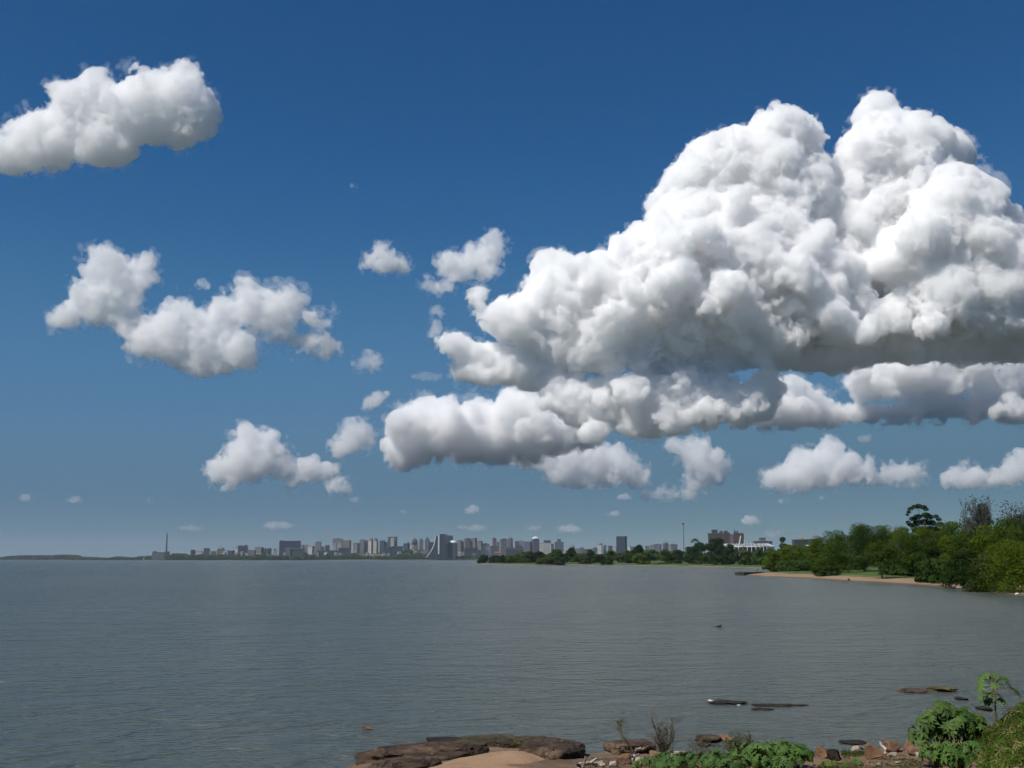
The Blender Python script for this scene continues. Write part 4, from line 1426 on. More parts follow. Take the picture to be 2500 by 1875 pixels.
# --- tall grey group
B('broad grey tower at the left end of the tall grey group', 811, 835, 1316, 5300, 'grey', tops=((.2, .8, 2.0, 'grey'),))
B('white gable block below the broad grey tower, on its left', 809, 819, 1328.5, 5150, 'pale', 'gable', a=0.25)
B('white gable block below the broad grey tower, on its right', 823, 832, 1327.5, 5150, 'pale', 'gable', a=0.25)
B('brown-grey tower right of the broad grey tower', 836, 855, 1320, 5250, 'brown', tops=((.55, .95, 1.3, 'dark'),))
B('dark blue box building at the foot of the broad grey tower', 826, 854, 1337.5, 4850, 'navy')
B('stepped grey block between the brown-grey tower and the light grey pair', 861, 876, 1326.5, 5200, 'grey', tops=((.2, .7, 1.6, 'grey'),))
B('light grey tower, left one of the pair with a shared notch', 877, 888, 1317.5, 5250, 'grey', tops=((.4, .8, 1.2, 'slate'),))
B('light grey tower, right one of the pair with a shared notch', 888.5, 897, 1320, 5260, 'grey')
B('pale slim tower with a raised cap, left of two look-alike capped towers', 898, 909, 1319.5, 5200, 'pale', tops=((.5, 1.0, 5.5, 'grey'),))
B('pale slim tower with a darker raised cap, right of two look-alike capped towers', 910, 922, 1321, 5200, 'cream', tops=((.25, .8, 6.5, 'slate'),))
B('bluish green-grey block left of the tallest two-faced tower', 926, 939, 1320, 5150, 'teal')
B('dark low wing on the right of the bluish green-grey block', 938, 945, 1324, 5160, 'navy')
B('tall flat-topped tower with a pale middle bay, highest of the middle skyline', 946, 968, 1311, 5100, 'slate', a=0.0)
B('pale centre shaft standing against the tall flat-topped tower', 953, 961, 1313, 5080, 'pale', a=0.0)
B('dark cubic building in front of the tall flat-topped tower', 936, 954, 1336, 4800, 'navy')
B('long dark low block right of the tall flat-topped tower', 955, 982, 1334, 4900, 'navy', a=0.0)
B('dark block with a thin turret, left of the dark domed church', 984, 999, 1327, 5100, 'navy', tops=((.8, .95, 3.5, 'dark'),))


def church():
    Y = 5150
    s = pxm(Y)
    x = at(1012, 1364.5, Y).x
    gz = ground_z(x, Y) - 1
    o = empty('church', (x, Y, gz))
    tag(o, 'dark domed church with a small lantern on top, left of the curved-wall tower', 'church')
    zb = at(1012, 1327, Y).z - gz
    zt = at(1012, 1314.5, Y).z - gz
    zl = at(1012, 1311, Y).z - gz
    bm = bmesh.new()
    box(bm, -8 * s, 8 * s, -10, 10, 0, zb)
    bm_obj('wall', bm, FM['brown'], o)
    bm = bmesh.new()
    n = 20
    rings = []
    for k in range(8):
        t = k / 7 * math.pi / 2
        r = 7.2 * s * (math.cos(t) * 0.92 + 0.08)
        rings.append([bm.verts.new((math.cos(q) * r, math.sin(q) * r, zb + .003 + (zt - zb) * math.sin(t))) for q in [2 * math.pi * i / n for i in range(n)]])
    for k in range(7):
        for i in range(n):
            bm.faces.new((rings[k][i], rings[k][(i + 1) % n], rings[k + 1][(i + 1) % n], rings[k + 1][i]))
    bm.faces.new(rings[-1])
    bm.faces.new(rings[0][::-1])
    bm_obj('dome', bm, DARK, o, smooth=True)
    bm = bmesh.new()
    bmesh.ops.create_cone(bm, cap_ends=True, segments=10, radius1=1.6 * s * 0.6, radius2=0.2, depth=zl - zt + 2)
    bm_obj('lantern', bm, DARK, o, (0, 0, (zt + zl) / 2))


church()
B('white house front at the foot of the dark domed church', 1002, 1010, 1331, 5000, 'pale', 'gable', name='house')
B('grey tower with a rounded cap just right of the dark domed church', 1022, 1033, 1318, 5200, 'grey', tops=((.2, .8, 3.2, 'grey'),))
B('low grey-pink blocks at the foot of the rounded-cap tower', 1010, 1030, 1343, 4950, 'pink')
B('low pale block left of the foot of the curved wall', 1029, 1042, 1342, 4930, 'grey')
B('dark tower with a stepped crown and spike, left of the curved-wall tower', 1037, 1048, 1318, 5150, 'slate', tops=((.1, .9, 2.5, 'slate'), (.35, .65, 6.5, 'dark')))
B('low dark block between the spiked tower and the curved wall', 1048, 1060, 1324, 5200, 'navy')


def curved_tower():
    """government tower: one side sweeps out in a white curve, a white pillar splits it from the slab"""
    Y = 4500
    s = pxm(Y)
    x0 = at(1069, 1364.5, Y).x
    gz = ground_z(x0, Y) - 1
    o = empty('curved_tower', (x0, Y, gz))
    tag(o, 'tall dark tower with a white wall sweeping out in a curve on its left', 'tower')

    def Z(py):
        return at(1069, py, Y).z - gz

    def X(px):
        return (px - 1069) * s
    n = 16
    curve = []
    for k in range(n + 1):
        t = k / n
        px = 1063.3 - 21.5 * (t ** 2.1)
        curve.append((X(px), Z(1309 + (1361 - 1309) * t)))
    bm = bmesh.new()      # body between the curve and the pillar
    f = [bm.verts.new((cx, 0, cz)) for cx, cz in curve] + [bm.verts.new((X(1069), 0, 0)), bm.verts.new((X(1069), 0, Z(1309)))]
    bk = [bm.verts.new((v.co.x, 24, v.co.z)) for v in f]
    bm.faces.new(f)
    bm.faces.new(bk[::-1])
    m_ = len(f)
    for i in range(m_):
        bm.faces.new((f[i], f[(i + 1) % m_], bk[(i + 1) % m_], bk[i]))
    bm_obj('wall', bm, FM['navy'], o)
    bm = bmesh.new()      # white sweeping wall, 1.5 px thick
    th = 2.1 * s
    a = [(bm.verts.new((cx - th, -1.2, cz)), bm.verts.new((cx - 0.02, -1.2, cz)), bm.verts.new((cx - 0.02, 25.2, cz)), bm.verts.new((cx - th, 25.2, cz))) for cx, cz in curve]
    for k in range(n):
        for j in range(4):
            bm.faces.new((a[k][j], a[k][(j + 1) % 4], a[k + 1][(j + 1) % 4], a[k + 1][j]))
    bm.faces.new(a[0][::-1])
    bm.faces.new(a[-1])
    bm_obj('curved_wall', bm, WHITE, o)
    bm = bmesh.new()
    box(bm, X(1069) + .02, X(1072.3), -2.5, 20, 0, Z(1305.5))
    bm_obj('pillar', bm, WHITE, o)
    bm = bmesh.new()
    box(bm, X(1072.3) + .02, X(1087), -.8, 22, 0, Z(1305.5))
    bm_obj('slab', bm, FM['navy'], o)
    bm = bmesh.new()
    box(bm, X(1072.0), X(1087.6), -1.4, 22.5, Z(1305.5) + .003, Z(1303.8))
    bm_obj('roof', bm, DARK, o)


curved_tower()
B('dark slab behind the curved-wall tower, with small pieces on its roof', 1087, 1105, 1309, 4900, 'navy', tops=((.1, .25, 4.5, 'dark'), (.3, .6, 2.4, 'slate'), (.7, .95, 2.0, 'slate')), a=0.0)
B('greenish glass block with a pale dome-shaped roof', 1091, 1116, 1326, 4520, 'teal', 'dome', a=-0.3, name='office_block')


def shore_house():
    Y = 4450
    s = pxm(Y)
    x = at(1073, 1364.5, Y).x
    o = empty('shore_house', (x, Y, 1.2))
    tag(o, 'house with a yellow wall and grey roof on the far waterline, below the curved tower', 'house')
    w, d = 18.5 * s, 12.0
    zt = at(1073, 1360.3, Y).z - 1.2
    zr = at(1073, 1352.6, Y).z - 1.2
    bm = bmesh.new()
    box(bm, -w / 2, w / 2, 0, d, -1, zt)
    bm_obj('wall', bm, YELLOW, o)
    bm = bmesh.new()
    v = [bm.verts.new(c) for c in ((-w / 2 + 2, -.6, zt + .003), (w / 2, -.6, zt + .003), (w / 2, d + .6, zt + .003), (-w / 2 + 2, d + .6, zt + .003), (-w / 2 + 5, d / 2, zr), (w / 2 - 2, d / 2, zr))]
    for q in ((0, 1, 5, 4), (2, 3, 4, 5), (1, 2, 5), (3, 0, 4), (3, 2, 1, 0)):
        bm.faces.new([v[i] for i in q])
    bm_obj('roof', bm, ROOF, o)
    for k in range(4):
        bm = bmesh.new()
        box(bm, -w / 2 + 4 + k * 6.4, -w / 2 + 7.4 + k * 6.4, -0.05, 0.3, 0.8, 3.2)
        bm_obj('window', bm, DARK, o)


shore_house()
# --- right of the curved tower
B('grey-brown tower just right of the pale-domed block', 1117, 1127, 1319.5, 5050, 'brown')
B('narrow grey block left of the broad brown-grey cluster', 1127, 1133, 1322, 5060, 'grey')
B('broad brown-grey block, left half of the cluster right of the pale-domed block', 1132, 1148, 1315, 5000, 'brown', tops=((.55, .8, 2.0, 'brown'),))
B('broad brown-grey block, right half of the cluster right of the pale-domed block', 1148, 1164, 1314.5, 5010, 'pink', tops=((.6, .9, 1.4, 'grey'),))
B('grey block on the right shoulder of the broad brown-grey cluster', 1164, 1178, 1321.5, 5080, 'grey', tops=((.3, .6, 1.5, 'slate'),))
B('low pale houses at the left foot of the broad brown-grey cluster', 1120, 1133, 1346.5, 4700, 'pale')
B('dark blue box building at the foot of the broad brown-grey cluster', 1134, 1166, 1338, 4700, 'navy', a=0.0)
B('small dark annex right of the dark blue box building', 1167, 1174, 1343, 4700, 'navy', a=0.0)
B('white tower with dark window bays in a grid and a rounded top', 1176, 1195, 1332, 4300, 'stripe', 'vault', a=-0.12)
B('slate block right of the white gridded tower', 1196, 1213, 1333, 4500, 'slate', tops=((.4, .8, 1.5, 'slate'),))
B('tall pinkish tower with a cap, behind the slate block', 1201, 1212, 1315, 5000, 'pink', tops=((.1, .8, 2.0, 'pink'),))
B('narrow grey tower right of the tall pinkish tower', 1213, 1219, 1323, 5000, 'slate')
B('pale and dark two-toned tower with a raised middle', 1219, 1238, 1316.5, 4950, 'grey', tops=((.4, .85, 2.0, 'slate'),), a=0.3)
B('dark slim tower with a rounded top right of the two-toned tower', 1239, 1252, 1317, 4950, 'slate', 'vault')


def banded():
    Y = 4350
    s = pxm(Y)
    x = at(1257, 1364.5, Y).x
    gz = ground_z(x, Y) - 1
    o = empty('banded_building', (x, Y, gz))
    tag(o, 'dark broad building with a red band along its top', 'building')

    def Z(py):
        return at(1257, py, Y).z - gz
    w = 42 * s
    bm = bmesh.new()
    box(bm, -w / 2, w / 2, 0, 26, 0, Z(1341))
    bm_obj('wall', bm, FM['navy'], o)
    bm = bmesh.new()
    box(bm, -w / 2 - .4, -0.02, -.6, 26.6, Z(1341) + .003, Z(1338.6))
    box(bm, 1.5, w / 2 + .4, -.6, 26.6, Z(1341) + .003, Z(1338.9))
    bm_obj('red_band', bm, TILE, o)
    bm = bmesh.new()
    box(bm, -w / 2 + 1, -2, 1, 25, Z(1338.6) + .003, Z(1336.4))
    box(bm, 0.5, w / 2 - 1, 1, 25, Z(1338.6) + .103, Z(1334.5))
    bm_obj('roof', bm, DARK, o)


banded()
B('low reddish house at the foot of the red-banded building', 1207, 1222, 1350.5, 4300, 'pink', 'gable', name='house')
B('grey twin block behind the red-banded building', 1257, 1267, 1322, 4900, 'slate', tops=((.4, .7, 1.5, 'slate'),))
B('grey block with a ragged roof behind the right end of the red-banded building', 1267, 1278, 1320.5, 4920, 'grey', tops=((.2, .4, 2.0, 'slate'),))
B('broad bluish block, left of the stepped dark tower', 1279, 1298, 1322.5, 4700, 'slate', a=-0.3)
B('stepped dark tower with a pale greenish cap', 1298, 1317, 1316.5, 4700, 'slate', 'dome', a=0.3)
B('pale lower block left of the block with the dark top', 1318, 1328, 1327.5, 4650, 'pale')
B('pale block with white upright stripes and a dark top storey', 1327, 1346, 1326, 4600, 'stripe', tops=((.05, .95, 7.0, 'dark'),), a=0.0)
B('bluish low block right of the block with the dark top', 1345, 1352, 1328, 4650, 'slate')
B('slate tower with a narrow raised middle, last tower of the dense group', 1355, 1376, 1323.5, 4600, 'slate', tops=((.28, .7, 7.6, 'slate'),), a=0.0)
B('low pale hall just right of the tower with the narrow raised middle', 1377, 1388, 1344, 4300, 'pale')
# --- low roofs towards the lone block
B('low grey hall with a rounded roof, left part of the low rooftops', 1391, 1404, 1337.5, 4400, 'slate', 'vault')
B('long grey low roof between the rounded-roof hall and the small pyramid', 1404, 1417, 1340, 4400, 'grey')
B('small building with a pyramid roof among the low rooftops', 1416, 1425, 1337, 4450, 'slate', 'hip')
B('long low bluish building right of the pyramid roof', 1425, 1446, 1341, 4400, 'slate', a=0.0)
B('low grey building with a raised end, right end of the low rooftops', 1447, 1459, 1338, 4400, 'grey', tops=((.2, .5, 1.5, 'grey'),))
B('pale block with a rounded dark top left of the lone dark block', 1461, 1472, 1331, 4500, 'pale', 'vault')
B('pale and dark block second to the left of the lone dark block', 1473.5, 1481, 1332, 4520, 'grey')
B('bluish grey block just left of the lone dark block', 1485, 1496, 1333, 4500, 'slate', tops=((.3, .6, 1.5, 'slate'),))
B('small pale building almost hidden at the left foot of the lone dark block', 1499, 1506, 1336, 4520, 'cream')
B('lone tall dark block standing well apart, with a grey left face', 1506, 1532, 1310, 3300, 'navy', a=-0.5, depth=16, tops=((.1, .45, 1.4, 'dark'),), name='office_block')
B('small white and blue building right of the lone dark block', 1533, 1541, 1334, 4400, 'pale', 'hip')
B('small bluish building between the lone dark block and the dome-shaped tree', 1541, 1549, 1335, 4450, 'slate')
B('hazy bluish low block right of the dome-shaped tree', 1576, 1587, 1333.5, 4800, 'slate', tops=((.2, .4, 1.6, 'slate'),))
B('hazy grey-blue block left of the wide hazy block', 1587, 1597, 1331.5, 4820, 'grey')
B('wide hazy bluish block left of the mast', 1597, 1617, 1329, 4800, 'slate', tops=((.3, .6, 1.5, 'slate'),))
B('hazy block, left one of the last pair before the mast', 1620, 1633, 1328.5, 4800, 'slate', 'vault')
B('hazy block, right one of the last pair before the mast', 1635, 1655, 1329.5, 4850, 'grey', tops=((.3, .5, 2.0, 'grey'),))
# --- small houses scattered along the foot of the skyline
rh_ = random.Random(3)
for k in range(34):
    px = 545 + k * 20.3 + rh_.uniform(-6, 6)
    if 1030 < px < 1095:
        continue
    o = building('small pale low house half hidden among the trees along the foot of the skyline', px, px + rh_.uniform(6, 13), 1351.5 + rh_.uniform(-4, 2.5), 4630 + rh_.uniform(10, 130), rh_.choice(('pale', 'cream', 'pale', 'grey')), rh_.choice((None, 'gable', 'hip')), name='house', a=rh_.choice((-.4, .3, 0)))
    o['group'] = 'small houses at the foot of the skyline'
# --- red brick towers behind the stadium
BR = 2500
B('red-brown brick tower with a square top, left end of the brick group', 1733, 1754, 1302.5, BR, 'brick', tops=((.40, 1.0, 9.5, 'brick'),), a=0.0, name='brick_tower')
B('red-brown brick tower, second from the left of the brick group', 1755, 1768.5, 1302, BR + 40, 'brick', tops=((.35, .85, 5.5, 'brick'),), a=0.0, name='brick_tower')
B('red-brown brick tower with a narrow cap in the middle of the brick group', 1769.5, 1783, 1300.5, BR, 'brick', tops=((.1, .7, 5.0, 'brick'),), a=0.0, name='brick_tower')
B('lower pinkish brick block between the middle and right brick towers', 1782, 1793.5, 1307.5, BR + 60, 'pink', tops=((.2, .7, 3.5, 'brick'),), a=0.0, name='brick_tower')
B('red-brown brick tower with thin masts, second from the right of the brick group', 1794, 1806, 1301, BR, 'brick', tops=((.2, .8, 4.5, 'pink'), (.15, .2, 9.0, 'dark'), (.85, .9, 7.0, 'dark')), a=0.0, name='brick_tower')
B('red-brown brick tower at the right end of the brick group', 1806.6, 1818, 1304, BR + 30, 'brick', tops=((.15, .85, 2.8, 'brick'),), a=0.0, name='brick_tower')
B('pale blue-grey cube on the roofs right of the brick towers', 1857, 1871, 1314, 2300, 'grey', a=0.0)
B('long low grey building under the pale cube', 1846, 1887, 1322, 2250, 'slate', a=0.0)


def glass_block():
    Y = 1500
    s = pxm(Y)
    x = at(1958, 1364.5, Y).x
    gz = ground_z(x, Y) - 1
    o = empty('office_block', (x, Y, gz))
    tag(o, 'low dark glass block with a yellow sign on its roof', 'building')
    zt = at(1958, 1318.5, Y).z - gz
    bm = bmesh.new()
    box(bm, -16.5 * s, 16.5 * s, 0, 14, 0, zt)
    bm_obj('wall', bm, FM['teal'], o)
    bm = bmesh.new()
    box(bm, -16.8 * s, 16.8 * s, -.3, 14.3, zt + .003, zt + .8)
    bm_obj('roof', bm, DARK, o)
    bm = bmesh.new()
    box(bm, -2 * s, 7 * s, 2, 2.6, zt + .9, zt + 6.3 * s)
    bm_obj('roof_sign', bm, YELLOW, o)
    bm = bmesh.new()
    box(bm, 2.5 * s, 4.5 * s, 1.9, 1.99, zt + 1.6, zt + 5.4 * s)
    bm_obj('sign_mark', bm, RED, o)


glass_block()
B('blue-grey block right of the dark glass block', 1977, 1992, 1317.5, 1550, 'slate', a=0.0)


def awning(label, x0, x1, y0, y1, Y, mat, name):
    s = pxm(Y)
    x = at((x0 + x1) / 2, 1364.5, Y).x
    gz = ground_z(x, Y)
    o = empty(name, (x, Y, gz))
    tag(o, label, 'tent')
    w = (x1 - x0) * s
    z0, z1 = at(x0, y1, Y).z - gz, at(x0, y0, Y).z - gz
    bm = bmesh.new()
    v = [bm.verts.new(c) for c in ((-w / 2, 0, z0), (w / 2, 0, z0), (w / 2, 5, z0), (-w / 2, 5, z0), (-w / 2 + .3, 2.5, z1), (w / 2 - .3, 2.5, z1))]
    for q in ((0, 1, 5, 4), (2, 3, 4, 5), (1, 2, 5), (3, 0, 4), (3, 2, 1, 0)):
        bm.faces.new([v[i] for i in q])
    bm_obj('canopy', bm, mat, o)
    for cx in (-w / 2 + .3, w / 2 - .3):
        bm = bmesh.new()
        box(bm, cx - .1, cx + .1, 2.4, 2.6, 0, z0 - .003)
        bm_obj('post', bm, STEEL, o)


awning('white canopy below the dark glass block', 1969, 1978.5, 1329.5, 1333, 1300, WHITE, 'tent')
awning('red canopy right of the white canopy', 1980, 1985, 1329.5, 1333.5, 1300, RED, 'tent')


# --- stadium
def stadium():
    Y = 1560
    s = pxm(Y)
    xa = at(1846, 1364.5, Y).x
    gz = ground_z(xa, Y) - 1
    o = empty('stadium', (xa, Y + 60, gz))
    tag(o, 'long low stadium with a white roof edge and dark stands, being rebuilt', 'stadium')

    def Z(py):
        return at(1846, py, Y).z - gz
    n = 40
    rx, ry = 63 * s, 60.0

    def ring(bm, r0, r1, z0, z1):
        pts0 = [(math.cos(2 * math.pi * i / n) * rx * r0, math.sin(2 * math.pi * i / n) * ry * r0) for i in range(n)]
        pts1 = [(math.cos(2 * math.pi * i / n) * rx * r1, math.sin(2 * math.pi * i / n) * ry * r1) for i in range(n)]
        A = [bm.verts.new((x, y, z0)) for x, y in pts0]
        Bv = [bm.verts.new((x, y, z1)) for x, y in pts1]
        for i in range(n):
            j = (i + 1) % n
            bm.faces.new((A[i], A[j], Bv[j], Bv[i]))
    bm = bmesh.new()
    ring(bm, 0.97, 0.97, 0, Z(1335.6))
    bm_obj('stand', bm, FM['navy'], o)
    bm = bmesh.new()
    ring(bm, 1.012, 1.012, Z(1335.4), Z(1333.0))
    ring(bm, 1.012, 0.97, Z(1333.0), Z(1332.6))
    ring(bm, 0.97, 1.012, Z(1335.5), Z(1335.4))
    bm_obj('roof_edge', bm, WHITE, o)
    bm = bmesh.new()
    ring(bm, 0.985, 0.80, Z(1332.5), Z(1327.0))
    ring(bm, 0.80, 0.62, Z(1327.0), Z(1330.5))
    bm_obj('roof', bm, STEEL, o)
    V, Qd = [], []
    paths = []
    for i in range(n):
        q = 2 * math.pi * i / n
        c, sn = math.cos(q), math.sin(q)
        paths.append(([(c * rx * 1.02, sn * ry * 1.02, 0), (c * rx * 1.02, sn * ry * 1.02, Z(1333.2))], [0.45, 0.45]))
        paths.append(([(c * rx * 1.02, sn * ry * 1.02, Z(1333.2)), (c * rx * 0.8, sn * ry * 0.8, Z(1326.2))], [0.3, 0.3]))
    V, Qd = tubes(paths, 5)
    me = mesh_np('frame', V, quads=Qd)
    me.materials.append(WHITE)
    link_mesh('frame', me, o)
    for (px, lean, top, r) in ((1806, 5.5, 1308, .9), (1819.5, 0.2, 1318, .55), (1855, 0.0, 1326, .4)):
        x = (px - 1846) * s
        V, Qd = tubes([([(x, -ry * 0.97, Z(1333)), (x + lean * s, -ry * 0.97, Z(top))], [r, r * 0.8])], 6)
        me = mesh_np('mast', V, quads=Qd)
        me.materials.append(WHITE)
        link_mesh('mast', me, o)


stadium()
B('white box-shaped building below the left end of the stadium', 1796, 1811, 1347.5, 1250, 'pale', a=0.0, name='kiosk')
for k, (px, lab) in enumerate(((1911, 'white banner on a pole at the right end of the stadium'), (1917, 'red flag left of the last red flag by the stadium'), (1923, 'last red flag by the right end of the stadium'))):
    Y = 1400
    x = at(px, 1364.5, Y).x
    o = empty('flag', (x, Y, ground_z(x, Y)))
    tag(o, lab, 'flag')
    zt = at(px, 1329, Y).z - o.location.z
    V, Qd = tubes([([(0, 0, 0), (0, 0, zt)], [.12, .08])], 6)
    me = mesh_np('pole', V, quads=Qd)
    me.materials.append(WHITE)
    link_mesh('pole', me, o)
    bm = bmesh.new()
    g = [[bm.verts.new((.1 + i * 0.55, 0.2 * math.sin(i * 1.3 + k), zt - .1 - j * 1.05)) for i in range(5)] for j in range(3)]
    for j in range(2):
        for i in range(4):
            bm.faces.new((g[j][i], g[j][i + 1], g[j + 1][i + 1], g[j + 1][i]))
    bmesh.ops.solidify(bm, geom=bm.faces[:], thickness=0.02)
    bm_obj('cloth', bm, WHITE if k == 0 else RED, o)


# --- power station with its chimney, far left
def power_station():
    Y = 4950
    s = pxm(Y)
    x = at(392, 1364.5, Y).x
    o = empty('power_station', (x, Y, 1.0))
    tag(o, 'dark old power station building with a gabled end on the left shore', 'building')

    def Z(py):
        return at(392, py, Y).z - 1.0
    bm = bmesh.new()
    box(bm, -21 * s, 9 * s, 0, 26, 0, Z(1349))
    bm_obj('wall', bm, FM['slate'], o)
    bm = bmesh.new()
    v = [bm.verts.new(c) for c in ((-21 * s, -.4, Z(1349) + .01), (-12 * s, -.4, Z(1349) + .01), (-15 * s, -.4, Z(1345.8)), (-18 * s, -.4, Z(1345.8)),
                                   (-21 * s, 26.4, Z(1349) + .01), (-12 * s, 26.4, Z(1349) + .01), (-15 * s, 26.4, Z(1345.8)), (-18 * s, 26.4, Z(1345.8)))]
    for q in ((0, 1, 2, 3), (7, 6, 5, 4), (0, 4, 5, 1), (1, 5, 6, 2), (2, 6, 7, 3), (3, 7, 4, 0)):
        bm.faces.new([v[i] for i in q])
    box(bm, -12 * s + .05, 9 * s, -.3, 26.3, Z(1349) + .003, Z(1348.2))
    bm_obj('roof', bm, DARK, o)
    bm = bmesh.new()
    box(bm, 9 * s + .05, 18 * s, 2, 22, 0, Z(1346.5))
    bm_obj('boiler_house', bm, FM['navy'], o)
    xc = at(404.2, 1364.5, Y).x
    o = empty('chimney', (xc, Y + 6, 1.0))
    tag(o, 'tall slender dark chimney beside the old power station on the left shore', 'chimney')
    V, Qd = tubes([([(0, 0, 0), (0, 0, Z(1325)), (0, 0, Z(1303.5))], [2.3 * s, 1.7 * s, 1.25 * s])], 14)
    me = mesh_np('shaft', V, quads=Qd, smooth=True)
    me.materials.append(DARK)
    link_mesh('shaft', me, o)
    V, Qd = tubes([([(0, 0, Z(1303.8)), (0, 0, Z(1302))], [1.75 * s, 1.75 * s])], 14)
    me = mesh_np('cap', V, quads=Qd)
    me.materials.append(DARK)
    link_mesh('cap', me, o)


power_station()
tag(building('tiny white boathouse on the left shore before the power station', 347, 352, 1362, 4900, 'pale', 'gable', gz=0.5, name='boathouse'), cat='boathouse')


# --- tall light mast
def light_mast():
    Y = 1250
    s = pxm(Y)
    x = at(1670, 1364.5, Y).x
    gz = ground_z(x, Y) - .3
    o = empty('light_mast', (x, Y, gz))
    tag(o, 'tall slender grey light mast with a small head, standing above the far bank', 'mast')
    zt = at(1670, 1281, Y).z - gz
    V, Qd = tubes([([(0, 0, 0), (0, 0, zt)], [0.62, 0.42])], 10)
    me = mesh_np('pole', V, quads=Qd, smooth=True)
    me.materials.append(STEEL)
    link_mesh('pole', me, o)
    bm = bmesh.new()
    bmesh.ops.create_cone(bm, cap_ends=True, segments=12, radius1=0.5, radius2=1.2, depth=1.6)
    bm_obj('head', bm, DARK, o, (0, 0, zt + .8))
    for q in range(6):
        bm = bmesh.new()
        box(bm, -.25, .25, -.15, .15, -.25, .25)
        l_ = bm_obj('lamp', bm, STEEL, o, (math.cos(q) * 1.0, math.sin(q) * 1.0, zt + 1.9))
        l_.rotation_euler = (0, 0.4, q)


light_mast()
# ------------------------------------------------------------------ things on the right shore
def jetty():
    a = on(1809, 1404.5, 0)
    o = empty('jetty', a)
    tag(o, 'dark concrete jetty wall at the tip of the sandy spit', 'jetty')
    b = on(1905, 1398.0, 0.4)
    d = b - a
    Ln = Vector((d.x, d.y)).length
    o.rotation_euler.z = math.atan2(d.y, d.x)
    bm = bmesh.new()
    v = [bm.verts.new(c) for c in ((0, -.5, -.8), (Ln, -.4, -.8), (Ln, .5, -.8), (0, .7, -.8), (0, -.5, .85), (Ln, -.4, .75), (Ln, .5, .75), (0, .7, .85))]
    for q in ((3, 2, 1, 0), (4, 5, 6, 7), (0, 1, 5, 4), (1, 2, 6, 5), (2, 3, 7, 6), (3, 0, 4, 7)):
        bm.faces.new([v[i] for i in q])
    bmesh.ops.subdivide_edges(bm, edges=bm.edges[:], cuts=5, use_grid_fill=True)
    for w in bm.verts:
        w.co += Vector((mnoise.noise(w.co * .9), mnoise.noise(w.co * .9 + Vector((9, 1, 2))), mnoise.noise(w.co * .9 + Vector((3, 7, 2))))) * .14
    bm_obj('wall', bm, CONC, o)
    bm = bmesh.new()
    box(bm, -1.1, 4.4, -1.4, 1.6, -.8, .95)
    bmesh.ops.bevel(bm, geom=bm.edges[:], offset=.12, segments=2, affect='EDGES')
    bm_obj('head_block', bm, CONC, o)


jetty()
pa = on(1815, 1394.6, 0.0)
o = empty('leaning_pole', pa)
tag(o, 'thin dark pole leaning out of the water by the jetty', 'pole')
top = at(1799, 1387.2, pa.y)
V, Qd = tubes([([(0, 0, -.6), tuple((top - pa) * .55 + Vector((0, 0, .1))), tuple(top - pa)], [.13, .11, .08])], 7)
me = mesh_np('shaft', V, quads=Qd, smooth=True)
me.materials.append(CONC)
link_mesh('shaft', me, o)
V, Qd = tubes([([tuple((top - pa) * .72), tuple((top - pa) * .72 + Vector((.5, 0, .45)))], [.06, .04])], 6)
me = mesh_np('stub', V, quads=Qd, smooth=True)
me.materials.append(CONC)
link_mesh('stub', me, o)

def rock(name, label, px, py, z, wpx, hpx, seed, mat, cat='rock', depth=1.0, rough=.3, flat=.55, group=None, sub=4, sink=.35, rz=0.0, sharp=0.0):
    """stone whose foot is seen at pixel (px, py); wpx, hpx: size in pixels"""
    p = on(px, py, z)
    s = p.y / FPX
    w, h = wpx * s, hpx * s
    bm = bmesh.new()
    bmesh.ops.create_icosphere(bm, subdivisions=sub, radius=1.0)
    off = Vector((seed * 3.1, seed * 1.7, seed * .9))
    for v in bm.verts:
        d = v.co.copy()
        k = 1 + rough * (mnoise.noise(d * 1.1 + off) + .5 * mnoise.noise(d * 2.6 + off) + .25 * mnoise.noise(d * 6 + off) + .10 * mnoise.noise(d * 15 + off))
        if sharp:
            c = mnoise.cell(d * 1.6 + off)
            k *= 1 - sharp * .3 * abs(c)
        q = d * k
        if q.z > flat:
            q.z = flat + (q.z - flat) * .25
        v.co = q
    mx = max(v.co.x for v in bm.verts) - min(v.co.x for v in bm.verts)
    zt = max(v.co.z for v in bm.verts)
    zb = min(v.co.z for v in bm.verts)
    for v in bm.verts:
        v.co = Vector((v.co.x * w / mx, v.co.y * w / mx * depth, (v.co.z - zb) / (zt - zb) * h / (1 - sink) - h * sink / (1 - sink)))
    o = bm_obj(name, bm, mat, None, (p.x, p.y + w * depth * .35, z), smooth=True)
    o.rotation_euler.z = rz
    tag(o, label, cat, group)
    return o


ROCK = noise_mat('brown granite', (0.026, 0.017, 0.011), (0.115, 0.066, 0.038), scale=1.5, detail=10, bump=1.0, c2=(0.19, 0.125, 0.08), lo=.30, hi=.72, rough=.8)
ROCKW = noise_mat('wet dark rock', (0.012, 0.010, 0.008), (0.045, 0.034, 0.024), scale=2.5, detail=8, bump=.8, rough=.65, spec=.2)


